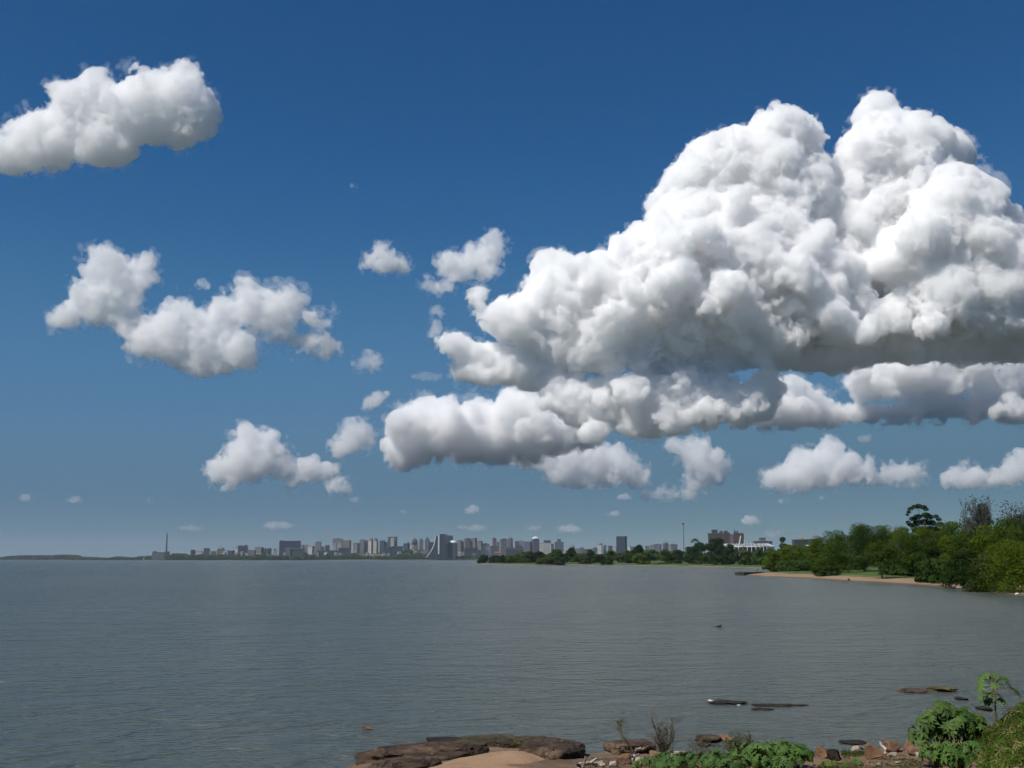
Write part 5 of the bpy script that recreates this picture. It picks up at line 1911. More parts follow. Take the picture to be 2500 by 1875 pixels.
def craggy(name, c0, c1, c2):
    """weathered rock: mottled, cracked, grainy, dark where the water wets it"""
    m, nt = new_mat(name)
    g = nd(nt, 'ShaderNodeNewGeometry')
    n1 = nd(nt, 'ShaderNodeTexNoise', i_Scale=1.3, i_Detail=10.0, i_Roughness=.65)
    n2 = nd(nt, 'ShaderNodeTexNoise', i_Scale=9.0, i_Detail=8.0, i_Roughness=.7)
    nw = nd(nt, 'ShaderNodeTexNoise', i_Scale=2.0, i_Detail=4.0)
    for n_ in (n1, n2, nw):
        nt.links.new(g.outputs['Position'], n_.inputs['Vector'])
    wp = nd(nt, 'ShaderNodeVectorMath', operation='MULTIPLY_ADD')
    nt.links.new(nw.outputs['Color'], wp.inputs[0])
    wp.inputs[1].default_value = (.7, .7, .7)
    nt.links.new(g.outputs['Position'], wp.inputs[2])
    mpn = nd(nt, 'ShaderNodeMapping')
    mpn.inputs['Scale'].default_value = (.8, .8, 2.6)
    nt.links.new(wp.outputs[0], mpn.inputs['Vector'])
    vo = nd(nt, 'ShaderNodeTexVoronoi', feature='DISTANCE_TO_EDGE', i_Scale=1.5)
    nt.links.new(mpn.outputs[0], vo.inputs['Vector'])
    cr = nd(nt, 'ShaderNodeMapRange')
    cr.inputs['From Max'].default_value = .05
    nt.links.new(vo.outputs['Distance'], cr.inputs['Value'])
    ad = nd(nt, 'ShaderNodeMath', operation='MULTIPLY_ADD')
    nt.links.new(n2.outputs['Fac'], ad.inputs[0])
    ad.inputs[1].default_value = .35
    nt.links.new(n1.outputs['Fac'], ad.inputs[2])
    col = ramp(nt, ad.outputs[0], [(.5, c0), (.68, c1), (.88, c2)])
    sp = nd(nt, 'ShaderNodeSeparateXYZ')
    nt.links.new(g.outputs['Position'], sp.inputs[0])
    wz = nd(nt, 'ShaderNodeMath', operation='MULTIPLY_ADD')
    nt.links.new(n1.outputs['Fac'], wz.inputs[0])
    wz.inputs[1].default_value = -.25
    nt.links.new(sp.outputs['Z'], wz.inputs[2])
    wet = nd(nt, 'ShaderNodeMapRange')
    wet.inputs['From Min'].default_value = -.05
    wet.inputs['From Max'].default_value = .06
    wet.inputs['To Min'].default_value = .32
    nt.links.new(wz.outputs[0], wet.inputs['Value'])
    k = nd(nt, 'ShaderNodeMath', operation='MULTIPLY')
    mr2 = nd(nt, 'ShaderNodeMapRange')
    mr2.inputs['To Min'].default_value = .35
    nt.links.new(cr.outputs[0], mr2.inputs['Value'])
    nt.links.new(mr2.outputs[0], k.inputs[0])
    nt.links.new(wet.outputs[0], k.inputs[1])
    mx = nd(nt, 'ShaderNodeMix', data_type='RGBA', blend_type='MULTIPLY')
    mx.inputs[0].default_value = 1.0
    nt.links.new(col, mx.inputs[6])
    nt.links.new(k.outputs[0], mx.inputs[7])
    b = nd(nt, 'ShaderNodeBsdfPrincipled', i_Roughness=.85)
    b.inputs['Specular IOR Level'].default_value = .25
    nt.links.new(mx.outputs[2], b.inputs['Base Color'])
    hh = nd(nt, 'ShaderNodeMath', operation='MULTIPLY_ADD')
    nt.links.new(cr.outputs[0], hh.inputs[0])
    hh.inputs[1].default_value = .5
    nt.links.new(n2.outputs['Fac'], hh.inputs[2])
    bp = nd(nt, 'ShaderNodeBump', i_Strength=1.0, i_Distance=.09)
    nt.links.new(hh.outputs[0], bp.inputs['Height'])
    nt.links.new(bp.outputs[0], b.inputs['Normal'])
    o_ = nd(nt, 'ShaderNodeOutputMaterial')
    nt.links.new(b.outputs[0], o_.inputs['Surface'])
    return m


ROCK = craggy('cracked brown granite', (0.020, 0.014, 0.010), (0.095, 0.060, 0.038), (0.21, 0.145, 0.095))
MOSSY = craggy('mossy cracked rock', (0.018, 0.014, 0.009), (0.070, 0.055, 0.026), (0.14, 0.115, 0.055))
REDROCK = noise_mat('red-brown broken stone', (0.14, 0.075, 0.042), (0.29, 0.17, 0.10), scale=2.0, detail=8, bump=.7)
PALEROCK = noise_mat('pale stone', (0.30, 0.25, 0.20), (0.50, 0.43, 0.35), scale=2.4, detail=8, bump=.7)
# waterline stones and litter on the far beach
for k, (px, py, w, h, lab) in enumerate(((2073, 1417.5, 6, 5, 'small dark stump at the water in the middle of the sand strip'), (2330, 1434.5, 16, 4, 'pale stones at the water near the end of the stony beach'),
                                        (2345, 1436.5, 18, 4, 'grey stones at the water left of the olive bush'), (2235, 1415, 5, 4, 'white stone on the stony beach'), (1880, 1389.5, 30, 3, 'dark rocks in the water at the head of the cove'),
                                        (2084, 1400, 13, 5, 'low pale block lying in the shade of the trees behind the beach'), (1846, 1391, 8, 3, 'small pale rock in the cove behind the jetty'))):
    rock('stone' if 'stump' not in lab else 'tree_stump', lab, px, py, .1, w, h, 60 + k, ROCKW if 'dark' in lab else PALEROCK, 'stone' if 'stump' not in lab else 'stump', sub=3, rough=.5)
p = on(2483, 1452, 0.1)
bm = bmesh.new()
bmesh.ops.create_icosphere(bm, subdivisions=3, radius=.22)
for v in bm.verts:
    v.co *= 1 + .5 * mnoise.noise(v.co * 9)
    v.co.z *= .7
o = bm_obj('plastic_bag', bm, WHITE, None, (p.x, p.y, .2), True)
tag(o, 'white plastic bag at the water under the big drooping bush', 'bag')
# ------------------------------------------------------------------ the near bank
NEAR_SHORE = [(-14, 14), (-9.5, 20)] + shore_pts([(770, 1905), (860, 1872), (930, 1846), (1010, 1836), (1180, 1834), (1330, 1838), (1432, 1849), (1520, 1836), (1600, 1842), (1640, 1853), (1760, 1852), (1900, 1850), (1990, 1843),
                                                  (2060, 1846), (2150, 1832), (2230, 1826), (2330, 1808)]) + [(13.4, 29.6), (16, 29.4), (24, 46), (48, 92), (60, 100), (80, 60), (80, -30), (-40, -30), (-40, -4)]


def z_near(P):
    s = sdist(P, NEAR_SHORE) + wob(P, 1.3, 41) * 0.22 + wob(P, .45, 42) * 0.10
    z = np.where(s > 0, 0.30 * (1 - np.exp(-np.maximum(s, 0) / .9)) + np.maximum(s, 0) * 0.035 + np.clip(s - 9, 0, 20) * .13, s * .22)
    # the grassy slope that climbs to the right
    r = P[:, 0] - (9.35 + (P[:, 1] - 24.5) * .33)
    hump = np.clip(r, 0, 3.2) * np.clip((29.2 - P[:, 1]) / 2.6, 0, 1)
    z = z + np.where(s > 0, (hump * .62 + hump ** 2 * .05) * np.clip(s / 1.2, 0, 1), 0)
    z = z + np.where(s > .15, wob(P, .7, 43) * (.05 + .05 * (hump > 0)) + wob(P, .22, 44) * .03, 0)
    return np.maximum(z, -1.3)


DIRT = noise_mat('trodden red-brown earth', (0.060, 0.040, 0.022), (0.16, 0.105, 0.065), scale=1.1, detail=10, bump=.9, c2=(0.26, 0.18, 0.115), lo=.25, hi=.75)
sheet('near_bank_ground', np.arange(-13, 19, .16), np.arange(20, 46, .16), z_near, DIRT, cut=-.5)
sheet('near_bank_rear', np.arange(-40, 80, 1.5), np.arange(-30, 21.4, 1.5), lambda P: z_near(P) - .06, DIRT, cut=-.5)


_gx, _gy = np.arange(-16, 22, .12), np.arange(18, 48, .12)
_GX, _GY = np.meshgrid(_gx, _gy)
_GZ = np.maximum(z_near(np.column_stack([_GX.ravel(), _GY.ravel()])), 0.0).reshape(_GX.shape)


def nz(x, y):
    """height of the near bank, read off a fine grid"""
    fx, fy = (x - _gx[0]) / .12, (y - _gy[0]) / .12
    i, j = int(fx), int(fy)
    if i < 0 or j < 0 or i >= len(_gx) - 1 or j >= len(_gy) - 1:
        return 0.0
    u, v = fx - i, fy - j
    return float((_GZ[j, i] * (1 - u) + _GZ[j, i + 1] * u) * (1 - v) + (_GZ[j + 1, i] * (1 - u) + _GZ[j + 1, i + 1] * u) * v)


def spot(px, py, lift=0.0):
    """where the ray through the pixel meets the near bank (or the water)"""
    d = ray(px, py)
    t = 15.0
    while t < 120:
        x, y, z = d[0] * t, d[1] * t, CAM_H + d[2] * t
        if z <= nz(x, y) + 1e-3:
            break
        t += .05
    return Vector((x, y, nz(x, y) + lift))


# --- rocks of the outcrop at the bottom centre
def big_rock(label, px, py, wpx, hpx, depth_m, seed, mat, z=0.0, flat=.35, rough=.35, rz=0.0, sink=.3, name='boulder', sub=5, cat='boulder', grp=None):
    p = on(px, py, z)
    s = p.y / FPX
    w, h = wpx * s, hpx * s
    bm = bmesh.new()
    bmesh.ops.create_icosphere(bm, subdivisions=sub, radius=1.0)
    off = Vector((seed * 3.1, seed * 1.7, seed * .9))
    for v in bm.verts:
        d = v.co.copy()
        k = 1 + rough * (mnoise.noise(d * 1.0 + off) + .55 * mnoise.noise(d * 2.3 + off) + .28 * mnoise.noise(d * 5 + off) + .16 * mnoise.noise(d * 11 + off) + .09 * mnoise.noise(d * 24 + off))
        q = d * k
        if q.z > flat:
            q.z = flat + (q.z - flat) * .22
        q.z += .05 * mnoise.noise(Vector((d.x * 1.2, d.y * 1.2, d.z * 9)) + off)
        v.co = q
    mx = max(v.co.x for v in bm.verts) - min(v.co.x for v in bm.verts)
    my = max(v.co.y for v in bm.verts) - min(v.co.y for v in bm.verts)
    zt, zb = max(v.co.z for v in bm.verts), min(v.co.z for v in bm.verts)
    for v in bm.verts:
        v.co = Vector((v.co.x * w / mx, v.co.y * depth_m / my, (v.co.z - zb) / (zt - zb) * h / (1 - sink) - h * sink / (1 - sink)))
    o = bm_obj(name, bm, mat, None, (p.x, p.y + depth_m * .45, z), smooth=True)
    o.rotation_euler.z = rz
    tag(o, label, cat, grp)
    return o


big_rock('long low brown boulder sloping into the water at the left end of the outcrop', 1015, 1900, 290, 54, 2.2, 1, ROCK, 0, .35, .3)
big_rock('rounded dark boulder with an undercut face in front of the sand patch', 1092, 1875, 205, 46, 1.4, 2, ROCK, .12, .4, .28, sink=.2)
big_rock('dark brown boulder at the bottom left corner of the sand patch', 985, 1910, 180, 38, 1.6, 3, ROCK, .2, .4, .3)
big_rock('mossy slab behind the sand patch', 1215, 1840, 190, 26, 1.6, 4, MOSSY, 0, .3, .35)
big_rock('knobbly brown boulder at the back right of the sand patch', 1298, 1841, 106, 32, 1.0, 5, MOSSY, .05, .5, .4, sub=4)
big_rock('small upright mossy rock at the back left of the sand patch', 1160, 1827, 62, 20, .7, 6, MOSSY, 0, .6, .4, sub=4)
big_rock('broad brown boulder with a rounded end at the right of the sand patch', 1352, 1885, 170, 54, 2.2, 7, ROCK, .08, .42, .22, sink=.2)
big_rock('flat wet dark rock awash behind the outcrop', 1090, 1817, 120, 9, .9, 8, ROCKW, 0, .4, .45, sub=4)
big_rock('low wet rock awash left of the outcrop', 965, 1843, 110, 12, .9, 9, ROCKW, 0, .4, .45, sub=4)
big_rock('smaller wet rock at the far left tip of the outcrop', 905, 1855, 60, 9, .7, 10, ROCKW, 0, .4, .45, sub=4)
big_rock('dark wet rock with foam between the outcrop and the open water', 1060, 1833, 90, 12, .8, 11, ROCKW, 0, .4, .45, sub=4)
big_rock('low dark rock just behind the mossy slab', 1232, 1811, 70, 10, .6, 12, ROCKW, 0, .5, .45, sub=4)
big_rock('sloping brown rock under the bent dry weed', 1545, 1858, 130, 38, 1.3, 13, ROCK, .05, .45, .35, sub=4)

# the sand caught between the boulders
SANDM = noise_mat('coarse orange sand', (0.19, 0.115, 0.066), (0.31, 0.195, 0.115), scale=1.2, detail=10, bump=.5, c2=(0.36, 0.235, 0.145), lo=.25, hi=.75)
pts = [tuple(on(px, py, .42)[:2]) for px, py in ((960, 1905), (1040, 1868), (1110, 1850), (1175, 1838), (1240, 1832), (1300, 1834), (1335, 1846), (1325, 1862), (1290, 1870), (1345, 1880), (1350, 1910), (1000, 1930))]


def z_sand(P):
    s = sdist(P, pts) + wob(P, .8, 51) * .12 + wob(P, .25, 52) * .05
    return np.where(s > 0, .36 + .16 * (1 - np.exp(-np.maximum(s, 0) / .35)), .36 + s * .6) + wob(P, .5, 53) * .02


xs_ = [p[0] for p in pts]
ys_ = [p[1] for p in pts]
sheet('sand', np.arange(min(xs_) - .5, max(xs_) + .5, .09), np.arange(min(ys_) - .3, max(ys_) + .5, .09), z_sand, SANDM, cut=.0)

# --- rocks awash in the bay
BROWNF = noise_mat('brown algae-covered rock', (0.022, 0.016, 0.011), (0.075, 0.052, 0.03), scale=2.2, detail=9, bump=.9, c2=(0.13, 0.095, 0.055))
YELLOWF = noise_mat('yellowish algae-covered rock', (0.03, 0.024, 0.012), (0.11, 0.088, 0.036), scale=2.0, detail=9, bump=.9, c2=(0.17, 0.14, 0.06))
for lab, px, py, w, h, dm, seed, mat in (
        ('long low dark reef awash with a little foam, left part', 1785, 1721, 100, 5, 1.0, 21, ROCKW),
        ('thin right end of the dark reef awash', 1905, 1726, 140, 2.2, .8, 22, ROCKW),
        ('small dark rock under the right end of the reef awash', 1868, 1735, 56, 2.2, .6, 23, ROCKW),
        ('flat brown rock, left one of the pair off the castor bush', 2236, 1692, 72, 7, 1.0, 24, BROWNF),
        ('flat yellowish-brown rock, right one of the pair off the castor bush', 2310, 1690, 72, 9, 1.0, 25, YELLOWF),
        ('dark rock just under the water right of the pair of flat rocks', 2357, 1710, 36, 4, .8, 26, ROCKW),
        ('thin dark rock awash behind the castor sapling', 2418, 1736, 40, 5, 1.2, 27, ROCKW),
        ('brown rock awash behind the dry weeds', 1735, 1814, 64, 12, 1.0, 28, BROWNF),
        ('rusty-topped rock right of the rock awash behind the dry weeds', 1780, 1812, 36, 10, .8, 29, REDROCK),
        ('small dark rock in front of the two rocks behind the dry weeds', 1723, 1824, 34, 4, .6, 30, ROCKW),
        ('low dark rock awash behind the orange stones', 2095, 1818, 70, 4, .8, 31, ROCKW)):
    big_rock(lab, px, py, w, h, dm, seed, mat, 0.0, .45, .5, sub=4, name='rock', cat='rock', sink=.5)

# --- loose stones and rubble on the near bank
def broken_stone(lab, foot, wpx, hpx, seed, mat):
    """angular lump: hull of a few random points, chipped and slightly worn"""
    rg_ = random.Random(seed)
    s = foot.y / FPX
    bm = bmesh.new()
    for _ in range(13):
        v = Vector((rg_.uniform(-1, 1), rg_.uniform(-1, 1), rg_.uniform(-1, 1)))
        v = v / max(abs(v.x), abs(v.y), abs(v.z)) * rg_.uniform(.75, 1)
        bm.verts.new(v)
    bmesh.ops.convex_hull(bm, input=bm.verts[:])
    bmesh.ops.delete(bm, geom=[v for v in bm.verts if not v.link_faces], context='VERTS')
    bmesh.ops.bevel(bm, geom=bm.edges[:], offset=.09, segments=1, affect='EDGES')
    bmesh.ops.triangulate(bm, faces=bm.faces[:])
    bmesh.ops.subdivide_edges(bm, edges=bm.edges[:], cuts=2)
    off = Vector((seed * 1.3, seed * .7, 4))
    for v in bm.verts:
        v.co *= 1 + .10 * mnoise.noise(v.co * 2.2 + off) + .06 * mnoise.noise(v.co * 6 + off)
    for ax, size in ((0, wpx * s), (1, wpx * s * rg_.uniform(.7, 1.1)), (2, hpx * s * 1.2)):
        a = min(v.co[ax] for v in bm.verts)
        b = max(v.co[ax] for v in bm.verts)
        for v in bm.verts:
            v.co[ax] = ((v.co[ax] - a) / (b - a) - (.5 if ax < 2 else .17)) * size
    o = bm_obj('stone', bm, mat, None, (foot.x, foot.y + .1, foot.z))
    o.rotation_euler.z = rg_.uniform(-.3, .3)
    tag(o, lab, 'stone')
    return o



for k, (lab, px, py, w, h, mat, sh) in enumerate((
        ('pale triangular stone among the leaves right of the dry weeds', 1655, 1858, 46, 20, PALEROCK, .8),
        ('big orange-brown stone at the left of the orange stone pair', 2140, 1853, 46, 34, REDROCK, .6),
        ('orange-brown stone behind, with a stick lying across it', 2184, 1838, 40, 28, REDROCK, .6),
        ('orange stone half hidden behind the castor bush', 2222, 1834, 28, 30, REDROCK, .6),
        ('tilted red-brown slab at the right end of the low castor patch', 2010, 1852, 36, 30, REDROCK, .9),
        ('black hollow stone right of the tilted slab', 2040, 1858, 36, 26, ROCKW, .5),
        ('pale grey stone left of the orange stones', 2092, 1842, 22, 18, PALEROCK, .5),
        ('flat pale stone in front of the orange stones', 2180, 1850, 28, 10, PALEROCK, .6),
        ('rounded stone at the left foot of the castor bush', 2232, 1846, 26, 16, REDROCK, .4),
        ('smaller rounded stone at the foot of the castor bush', 2248, 1851, 16, 12, PALEROCK, .4),
        ('red-brown broken brick left of the creeping leaves', 1524, 1868, 34, 24, REDROCK, .9),
        ('large rusty red slab among the creeping leaves', 1606, 1868, 40, 30, REDROCK, .9),
        ('flat pale stone between the brick and the rusty slab', 1558, 1864, 30, 12, PALEROCK, .7),
        ('pale stone below the rounded end of the broad boulder', 1492, 1873, 24, 12, PALEROCK, .5),
        ('grey stone at the bottom edge left of the broken brick', 1470, 1874, 20, 10, PALEROCK, .5),
        ('small pale pebble in front of the castor bush', 2196, 1868, 14, 6, PALEROCK, .4),
        ('small red stone on the bare earth', 2120, 1866, 16, 7, REDROCK, .5),
        ('small pale stone on the bare earth left of the castor bush', 2150, 1870, 12, 5, PALEROCK, .5))):
    sp_ = spot(px, py)
    broken_stone(lab, sp_, w, h, 80 + k, mat)


# --- driftwood
WOOD = noise_mat('bleached driftwood', (0.30, 0.26, 0.21), (0.55, 0.50, 0.43), scale=3, vscale=(1, 1, 1), detail=7, bump=.4)
DWOOD = noise_mat('brown driftwood', (0.10, 0.075, 0.05), (0.22, 0.17, 0.12), scale=3, detail=7, bump=.4)


def stick(label, a, b, r0, r1, mat, za=.05, zb=.05, seed=0, fork=None, name='driftwood'):
    pa, pb = spot(*a), spot(*b) if zb < .2 else None
    pa.z += za
    if pb is None:
        pb = at(b[0], b[1], pa.y + .15)
    else:
        pb.z += zb
    rng = np.random.default_rng(seed)
    mid = (pa + pb) / 2
    paths = [limb(tuple(pa - mid), tuple(pb - mid), r0, r1, rng, 7, .035)]
    if fork:
        f0 = (pa - mid) + (pb - pa) * fork[0]
        paths.append(limb(tuple(f0), tuple(f0 + Vector(fork[1])), r1 * 1.1, r1 * .5, rng, 4, .06))
    V, Qd = tubes(paths, 8)
    me = mesh_np(name, V, quads=Qd, smooth=True)
    me.materials.append(mat)
    o = link_mesh(name, me)
    o.location = mid
    tag(o, label, 'driftwood')


stick('bleached branch lying at the foot of the broad boulder', (1412, 1876), (1470, 1868), .05, .035, WOOD, .05, .06, 1, (.5, (.15, .0, .12)))
stick('green-grey stick standing up against the broad boulder', (1424, 1876), (1430, 1846), .035, .02, DWOOD, 0, 1, 2)
stick('short thorn-like stick left of the standing stick', (1398, 1880), (1392, 1862), .02, .008, DWOOD, 0, 1, 3)
stick('pale log on the rubble above the rusty slab', (1552, 1853), (1574, 1849), .035, .03, WOOD, .22, .19, 4)
stick('pale forked stick beside the broken brick', (1532, 1866), (1560, 1858), .03, .02, WOOD, .12, .15, 5, (.2, (.0, -.1, -.12)))
stick('white bare stick leaning up between the orange stones', (2164, 1842), (2146, 1812), .035, .03, WOOD, .1, 1, 6)
stick('thin brown twig lying across the orange stones', (2150, 1833), (2204, 1835), .014, .008, DWOOD, .3, .19, 7)
stick('brown stick slanting between the grey stone and the orange stones', (2100, 1838), (2126, 1856), .03, .02, DWOOD, .15, .1, 8)
stick('short pale stick in front of the white bare stick', (2160, 1848), (2162, 1834), .03, .02, WOOD, .05, 1, 9)

# --- floating things
p = on(1754, 1531, 0)
V, Qd = tubes([([(-.38, 0, -.03), (-.05, 0, .06), (.15, 0, .12), (.24, .0, .2)], [.03, .06, .07, .03]), ([(-.45, .1, 0), (.1, .05, .02), (.4, 0, -.02)], [.03, .05, .02])], 8)
me = mesh_np('floating_branch', V, quads=Qd, smooth=True)
me.materials.append(CONC)
o = link_mesh('floating_branch', me)
o.location = p
tag(o, 'small dark branch stub floating alone in the middle of the bay', 'branch')
p = on(898, 1781, 0)
V, Qd = tubes([([(-.17, 0, 0), (0, .02, .04), (.17, 0, .0)], [.035, .05, .03]), ([(-.1, 0, .02), (-.14, -.02, .07)], [.03, .02])], 8)
me = mesh_np('floating_litter', V, quads=Qd, smooth=True)
me.materials.append(REDROCK)
o = link_mesh('floating_litter', me)
o.location = p
tag(o, 'small reddish piece of litter floating left of the outcrop', 'litter')
FOAM = noise_mat('white foam', (0.55, 0.57, 0.58), (0.8, 0.82, 0.82), scale=14, rough=.9)


def foam(px, py, w, d, n, seed):
    rng = np.random.default_rng(seed)
    c = on(px, py, 0.0)
    s = c.y / FPX
    bm = bmesh.new()
    for _ in range(n):
        x, y = rng.normal() * w * s * .3, rng.normal() * d * .3
        r = (.012 + .03 * rng.random()) * (c.y / 28.0)
        M = Matrix.Translation((x, y, .004)) @ Matrix.Diagonal((1.8, 1.2, .5, 1))
        bmesh.ops.create_icosphere(bm, subdivisions=1, radius=r, matrix=M)
    o = bm_obj('foam', bm, FOAM, None, c)
    tag(o, kind='stuff')


foam(925, 1846, 34, .7, 90, 1)
foam(938, 1834, 26, .4, 40, 2)
foam(1186, 1808, 34, .4, 50, 3)
foam(1745, 1714, 18, .8, 30, 4)
foam(1803, 1720, 10, .5, 16, 5)
# ------------------------------------------------------------------ plants of the near bank
CASTOR = leaf_mat('castor leaf', (0.034, 0.078, 0.016), (0.115, 0.185, 0.030), trans=.25, rough=.5, spec=.22)
CASTORB = leaf_mat('bluish castor leaf', (0.022, 0.066, 0.012), (0.080, 0.150, 0.028), trans=.2, rough=.5, spec=.22)
STEM = noise_mat('reddish green stem', (0.09, 0.075, 0.03), (0.16, 0.11, 0.05), scale=6)
DRY = noise_mat('dry brown stalks', (0.09, 0.065, 0.045), (0.20, 0.15, 0.10), scale=8)
OLIVEST = noise_mat('olive stalks', (0.06, 0.06, 0.025), (0.13, 0.12, 0.05), scale=8)


def palmate(n_lobe, rng, curl):
    """one lobed leaf of radius 1 in its own plane (x forward from the stalk), with folded lobes and toothed edges"""
    V = [(0, 0, 0)]
    F = []
    for k in range(n_lobe):
        a = (k - (n_lobe - 1) / 2) * (5.3 / (n_lobe - 1))
        ln = (1.0 if abs(a) < 1.4 else .72) * (1 - .05 * abs(a)) * (0.92 + .16 * rng.random())
        ca, sa = math.cos(a), math.sin(a)
        hw = .20 * ln

        def pt(r, w, z):
            return (ca * r - sa * w, sa * r + ca * w, z - curl * r * r)
        b = len(V)
        V += [pt(.30 * ln, -hw * .75, .0), pt(.62 * ln, -hw, .02), pt(.80 * ln, -hw * .62, .0), pt(ln, 0, -.04), pt(.80 * ln, hw * .62, .0), pt(.62 * ln, hw, .02), pt(.30 * ln, hw * .75, .0),
              pt(.34 * ln, 0, -.055), pt(.66 * ln, 0, -.06)]
        F += [(0, b, b + 7), (0, b + 7, b + 6), (b, b + 1, b + 8, b + 7), (b + 7, b + 8, b + 5, b + 6), (b + 1, b + 2, b + 3, b + 8), (b + 8, b + 3, b + 4, b + 5)]
    return np.array(V), F


def leaf_cloud(name, places, mat, rng):
    """places: (position, outward direction, size) -> one mesh of palmate leaves"""
    VV, QQ, TT, base = [], [], [], 0
    for (p, d, sz) in places:
        V, F = palmate(int(rng.integers(7, 10)), rng, .15 + .35 * rng.random())
        n = np.array(d, float)
        n /= np.linalg.norm(n)
        x = np.array((d[0], d[1], -.25 + .3 * rng.normal()))
        x -= n * (x @ n)
        if np.linalg.norm(x) < 1e-3:
            x = np.cross(n, (0, 1, 0.2))
        x /= np.linalg.norm(x)
        t = rng.normal() * .7
        y = np.cross(n, x)
        x, y = x * math.cos(t) + y * math.sin(t), -x * math.sin(t) + y * math.cos(t)
        W = np.array(p) + (V[:, :1] * x + V[:, 1:2] * y + V[:, 2:] * n) * sz
        VV.append(W)
        for f in F:
            (QQ if len(f) == 4 else TT).append([i + base for i in f])
        base += len(V)
    me = mesh_np(name, np.concatenate(VV), quads=QQ, tris=TT)
    me.materials.append(mat)
    return me


def castor_bush(label, px, py, wpx, hpx, n, size, seed, mat, squash=1.0, depth=None, clumps=9, name='castor_bush', lean_up=.55):
    rng = np.random.default_rng(seed)
    c = spot(px, py)
    s = c.y / FPX
    rx, h = wpx * s / 2, hpx * s
    ry = depth or rx * .8
    o = empty(name, c)
    tag(o, label, 'plant')
    cl = []
    for _ in range(clumps):
        a = rng.random() * 2 * math.pi
        u = rng.random() ** .5 * .75
        cl.append((math.cos(a) * u * rx, math.sin(a) * u * ry, h * (.35 + .42 * rng.random() * (1 - u * .6))))
    P, stems = [], []
    for k in range(n):
        cx, cy_, cz = cl[k % clumps]
        d = rng.normal(size=3)
        d[2] = abs(d[2]) * .9 - .25
        d /= np.linalg.norm(d)
        r = (.55 + .5 * rng.random())
        x, y = cx + d[0] * rx * .38 * r, cy_ + d[1] * ry * .38 * r
        z = cz + d[2] * h * .30 * r
        gzz = nz(c.x + x, c.y + y) - c.z
        z = max(z, gzz + .04)
        up = np.array((d[0] * .8 - .15, d[1] * .8 - .25, lean_up + abs(d[2]) * .5))
        P.append(((x, y, z), up, size * (.65 + .6 * rng.random())))
        if k % 3 == 0:
            stems.append(limb((cx * .35, cy_ * .35, -.05 + (nz(c.x + cx * .35, c.y + cy_ * .35) - c.z)), (x, y, z - .01), .014, .006, rng, 5, .06))
    link_mesh('foliage', leaf_cloud(name + ' foliage', P, mat, rng), o)
    V, Q = tubes(stems, 5)
    me = mesh_np(name + ' stem', V, quads=Q, smooth=True)
    me.materials.append(STEM)
    link_mesh('stem', me, o)


castor_bush('large castor bush with folded lobed leaves at the lower right', 2325, 1862, 188, 148, 230, .19, 1, CASTOR, clumps=18)
castor_bush('bluish-green castor plant low in front of the large castor bush', 2345, 1880, 185, 74, 120, .17, 2, CASTORB, clumps=9)
castor_bush('dense low castor patch right of the dry weeds', 1890, 1876, 240, 68, 330, .115, 3, CASTORB, clumps=26)
castor_bush('creeping lobed leaves along the bottom edge under the dry weeds', 1725, 1886, 280, 46, 230, .11, 4, CASTORB, clumps=26)
castor_bush('small lobed seedling on the bare earth left of the large castor bush', 2090, 1868, 40, 20, 10, .10, 5, CASTORB, clumps=3)
castor_bush('tiny seedlings on the earth between the seedling and the castor patch', 2035, 1874, 60, 16, 12, .09, 6, CASTOR, clumps=5)
castor_bush('few lobed leaves beside the red-brown broken brick', 1565, 1876, 60, 22, 14, .09, 7, CASTOR, clumps=4)


def sapling():
    """the thin castor sapling standing on the slope"""
    rng = np.random.default_rng(9)
    c = spot(2431, 1772)
    s = c.y / FPX
    o = empty('castor_sapling', c)
    tag(o, 'thin castor sapling with a bare stem and loose lobed leaves on the slope', 'plant')

    def L(px, py, dy=0.0):
        return ((px - 2431) * s, dy, (1772 - py) * s)
    main = ([L(2431, 1776), L(2433, 1730), L(2435, 1700), L(2434, 1672), L(2428, 1655)], [.024, .022, .019, .015, .01])
    tips = [(2396, 1680), (2404, 1664), (2420, 1655), (2440, 1654), (2455, 1660), (2464, 1664), (2478, 1688), (2484, 1692), (2462, 1718), (2444, 1712), (2420, 1716), (2412, 1704), (2425, 1676), (2450, 1672), (2432, 1662), (2470, 1676), (2428, 1700)]
    paths, P = [main], []
    for k, t in enumerate(tips):
        e = L(t[0], t[1], rng.normal() * .12)
        b = L(2434, 1674 + (t[1] - 1674) * .35 + 6)
        paths.append(limb(b, e, .008, .005, rng, 4, .06))
        d = np.array(e) - np.array(L(2434, 1690))
        P.append((e, (d[0] * 1.6 - .1, -.35 + d[1], .55), .16 * (.75 + .5 * rng.random())))
    V, Q = tubes(paths, 6)
    me = mesh_np('sapling stem', V, quads=Q, smooth=True)
    me.materials.append(STEM)
    link_mesh('stem', me, o)
    link_mesh('foliage', leaf_cloud('sapling foliage', P, CASTORB, rng), o)


sapling()


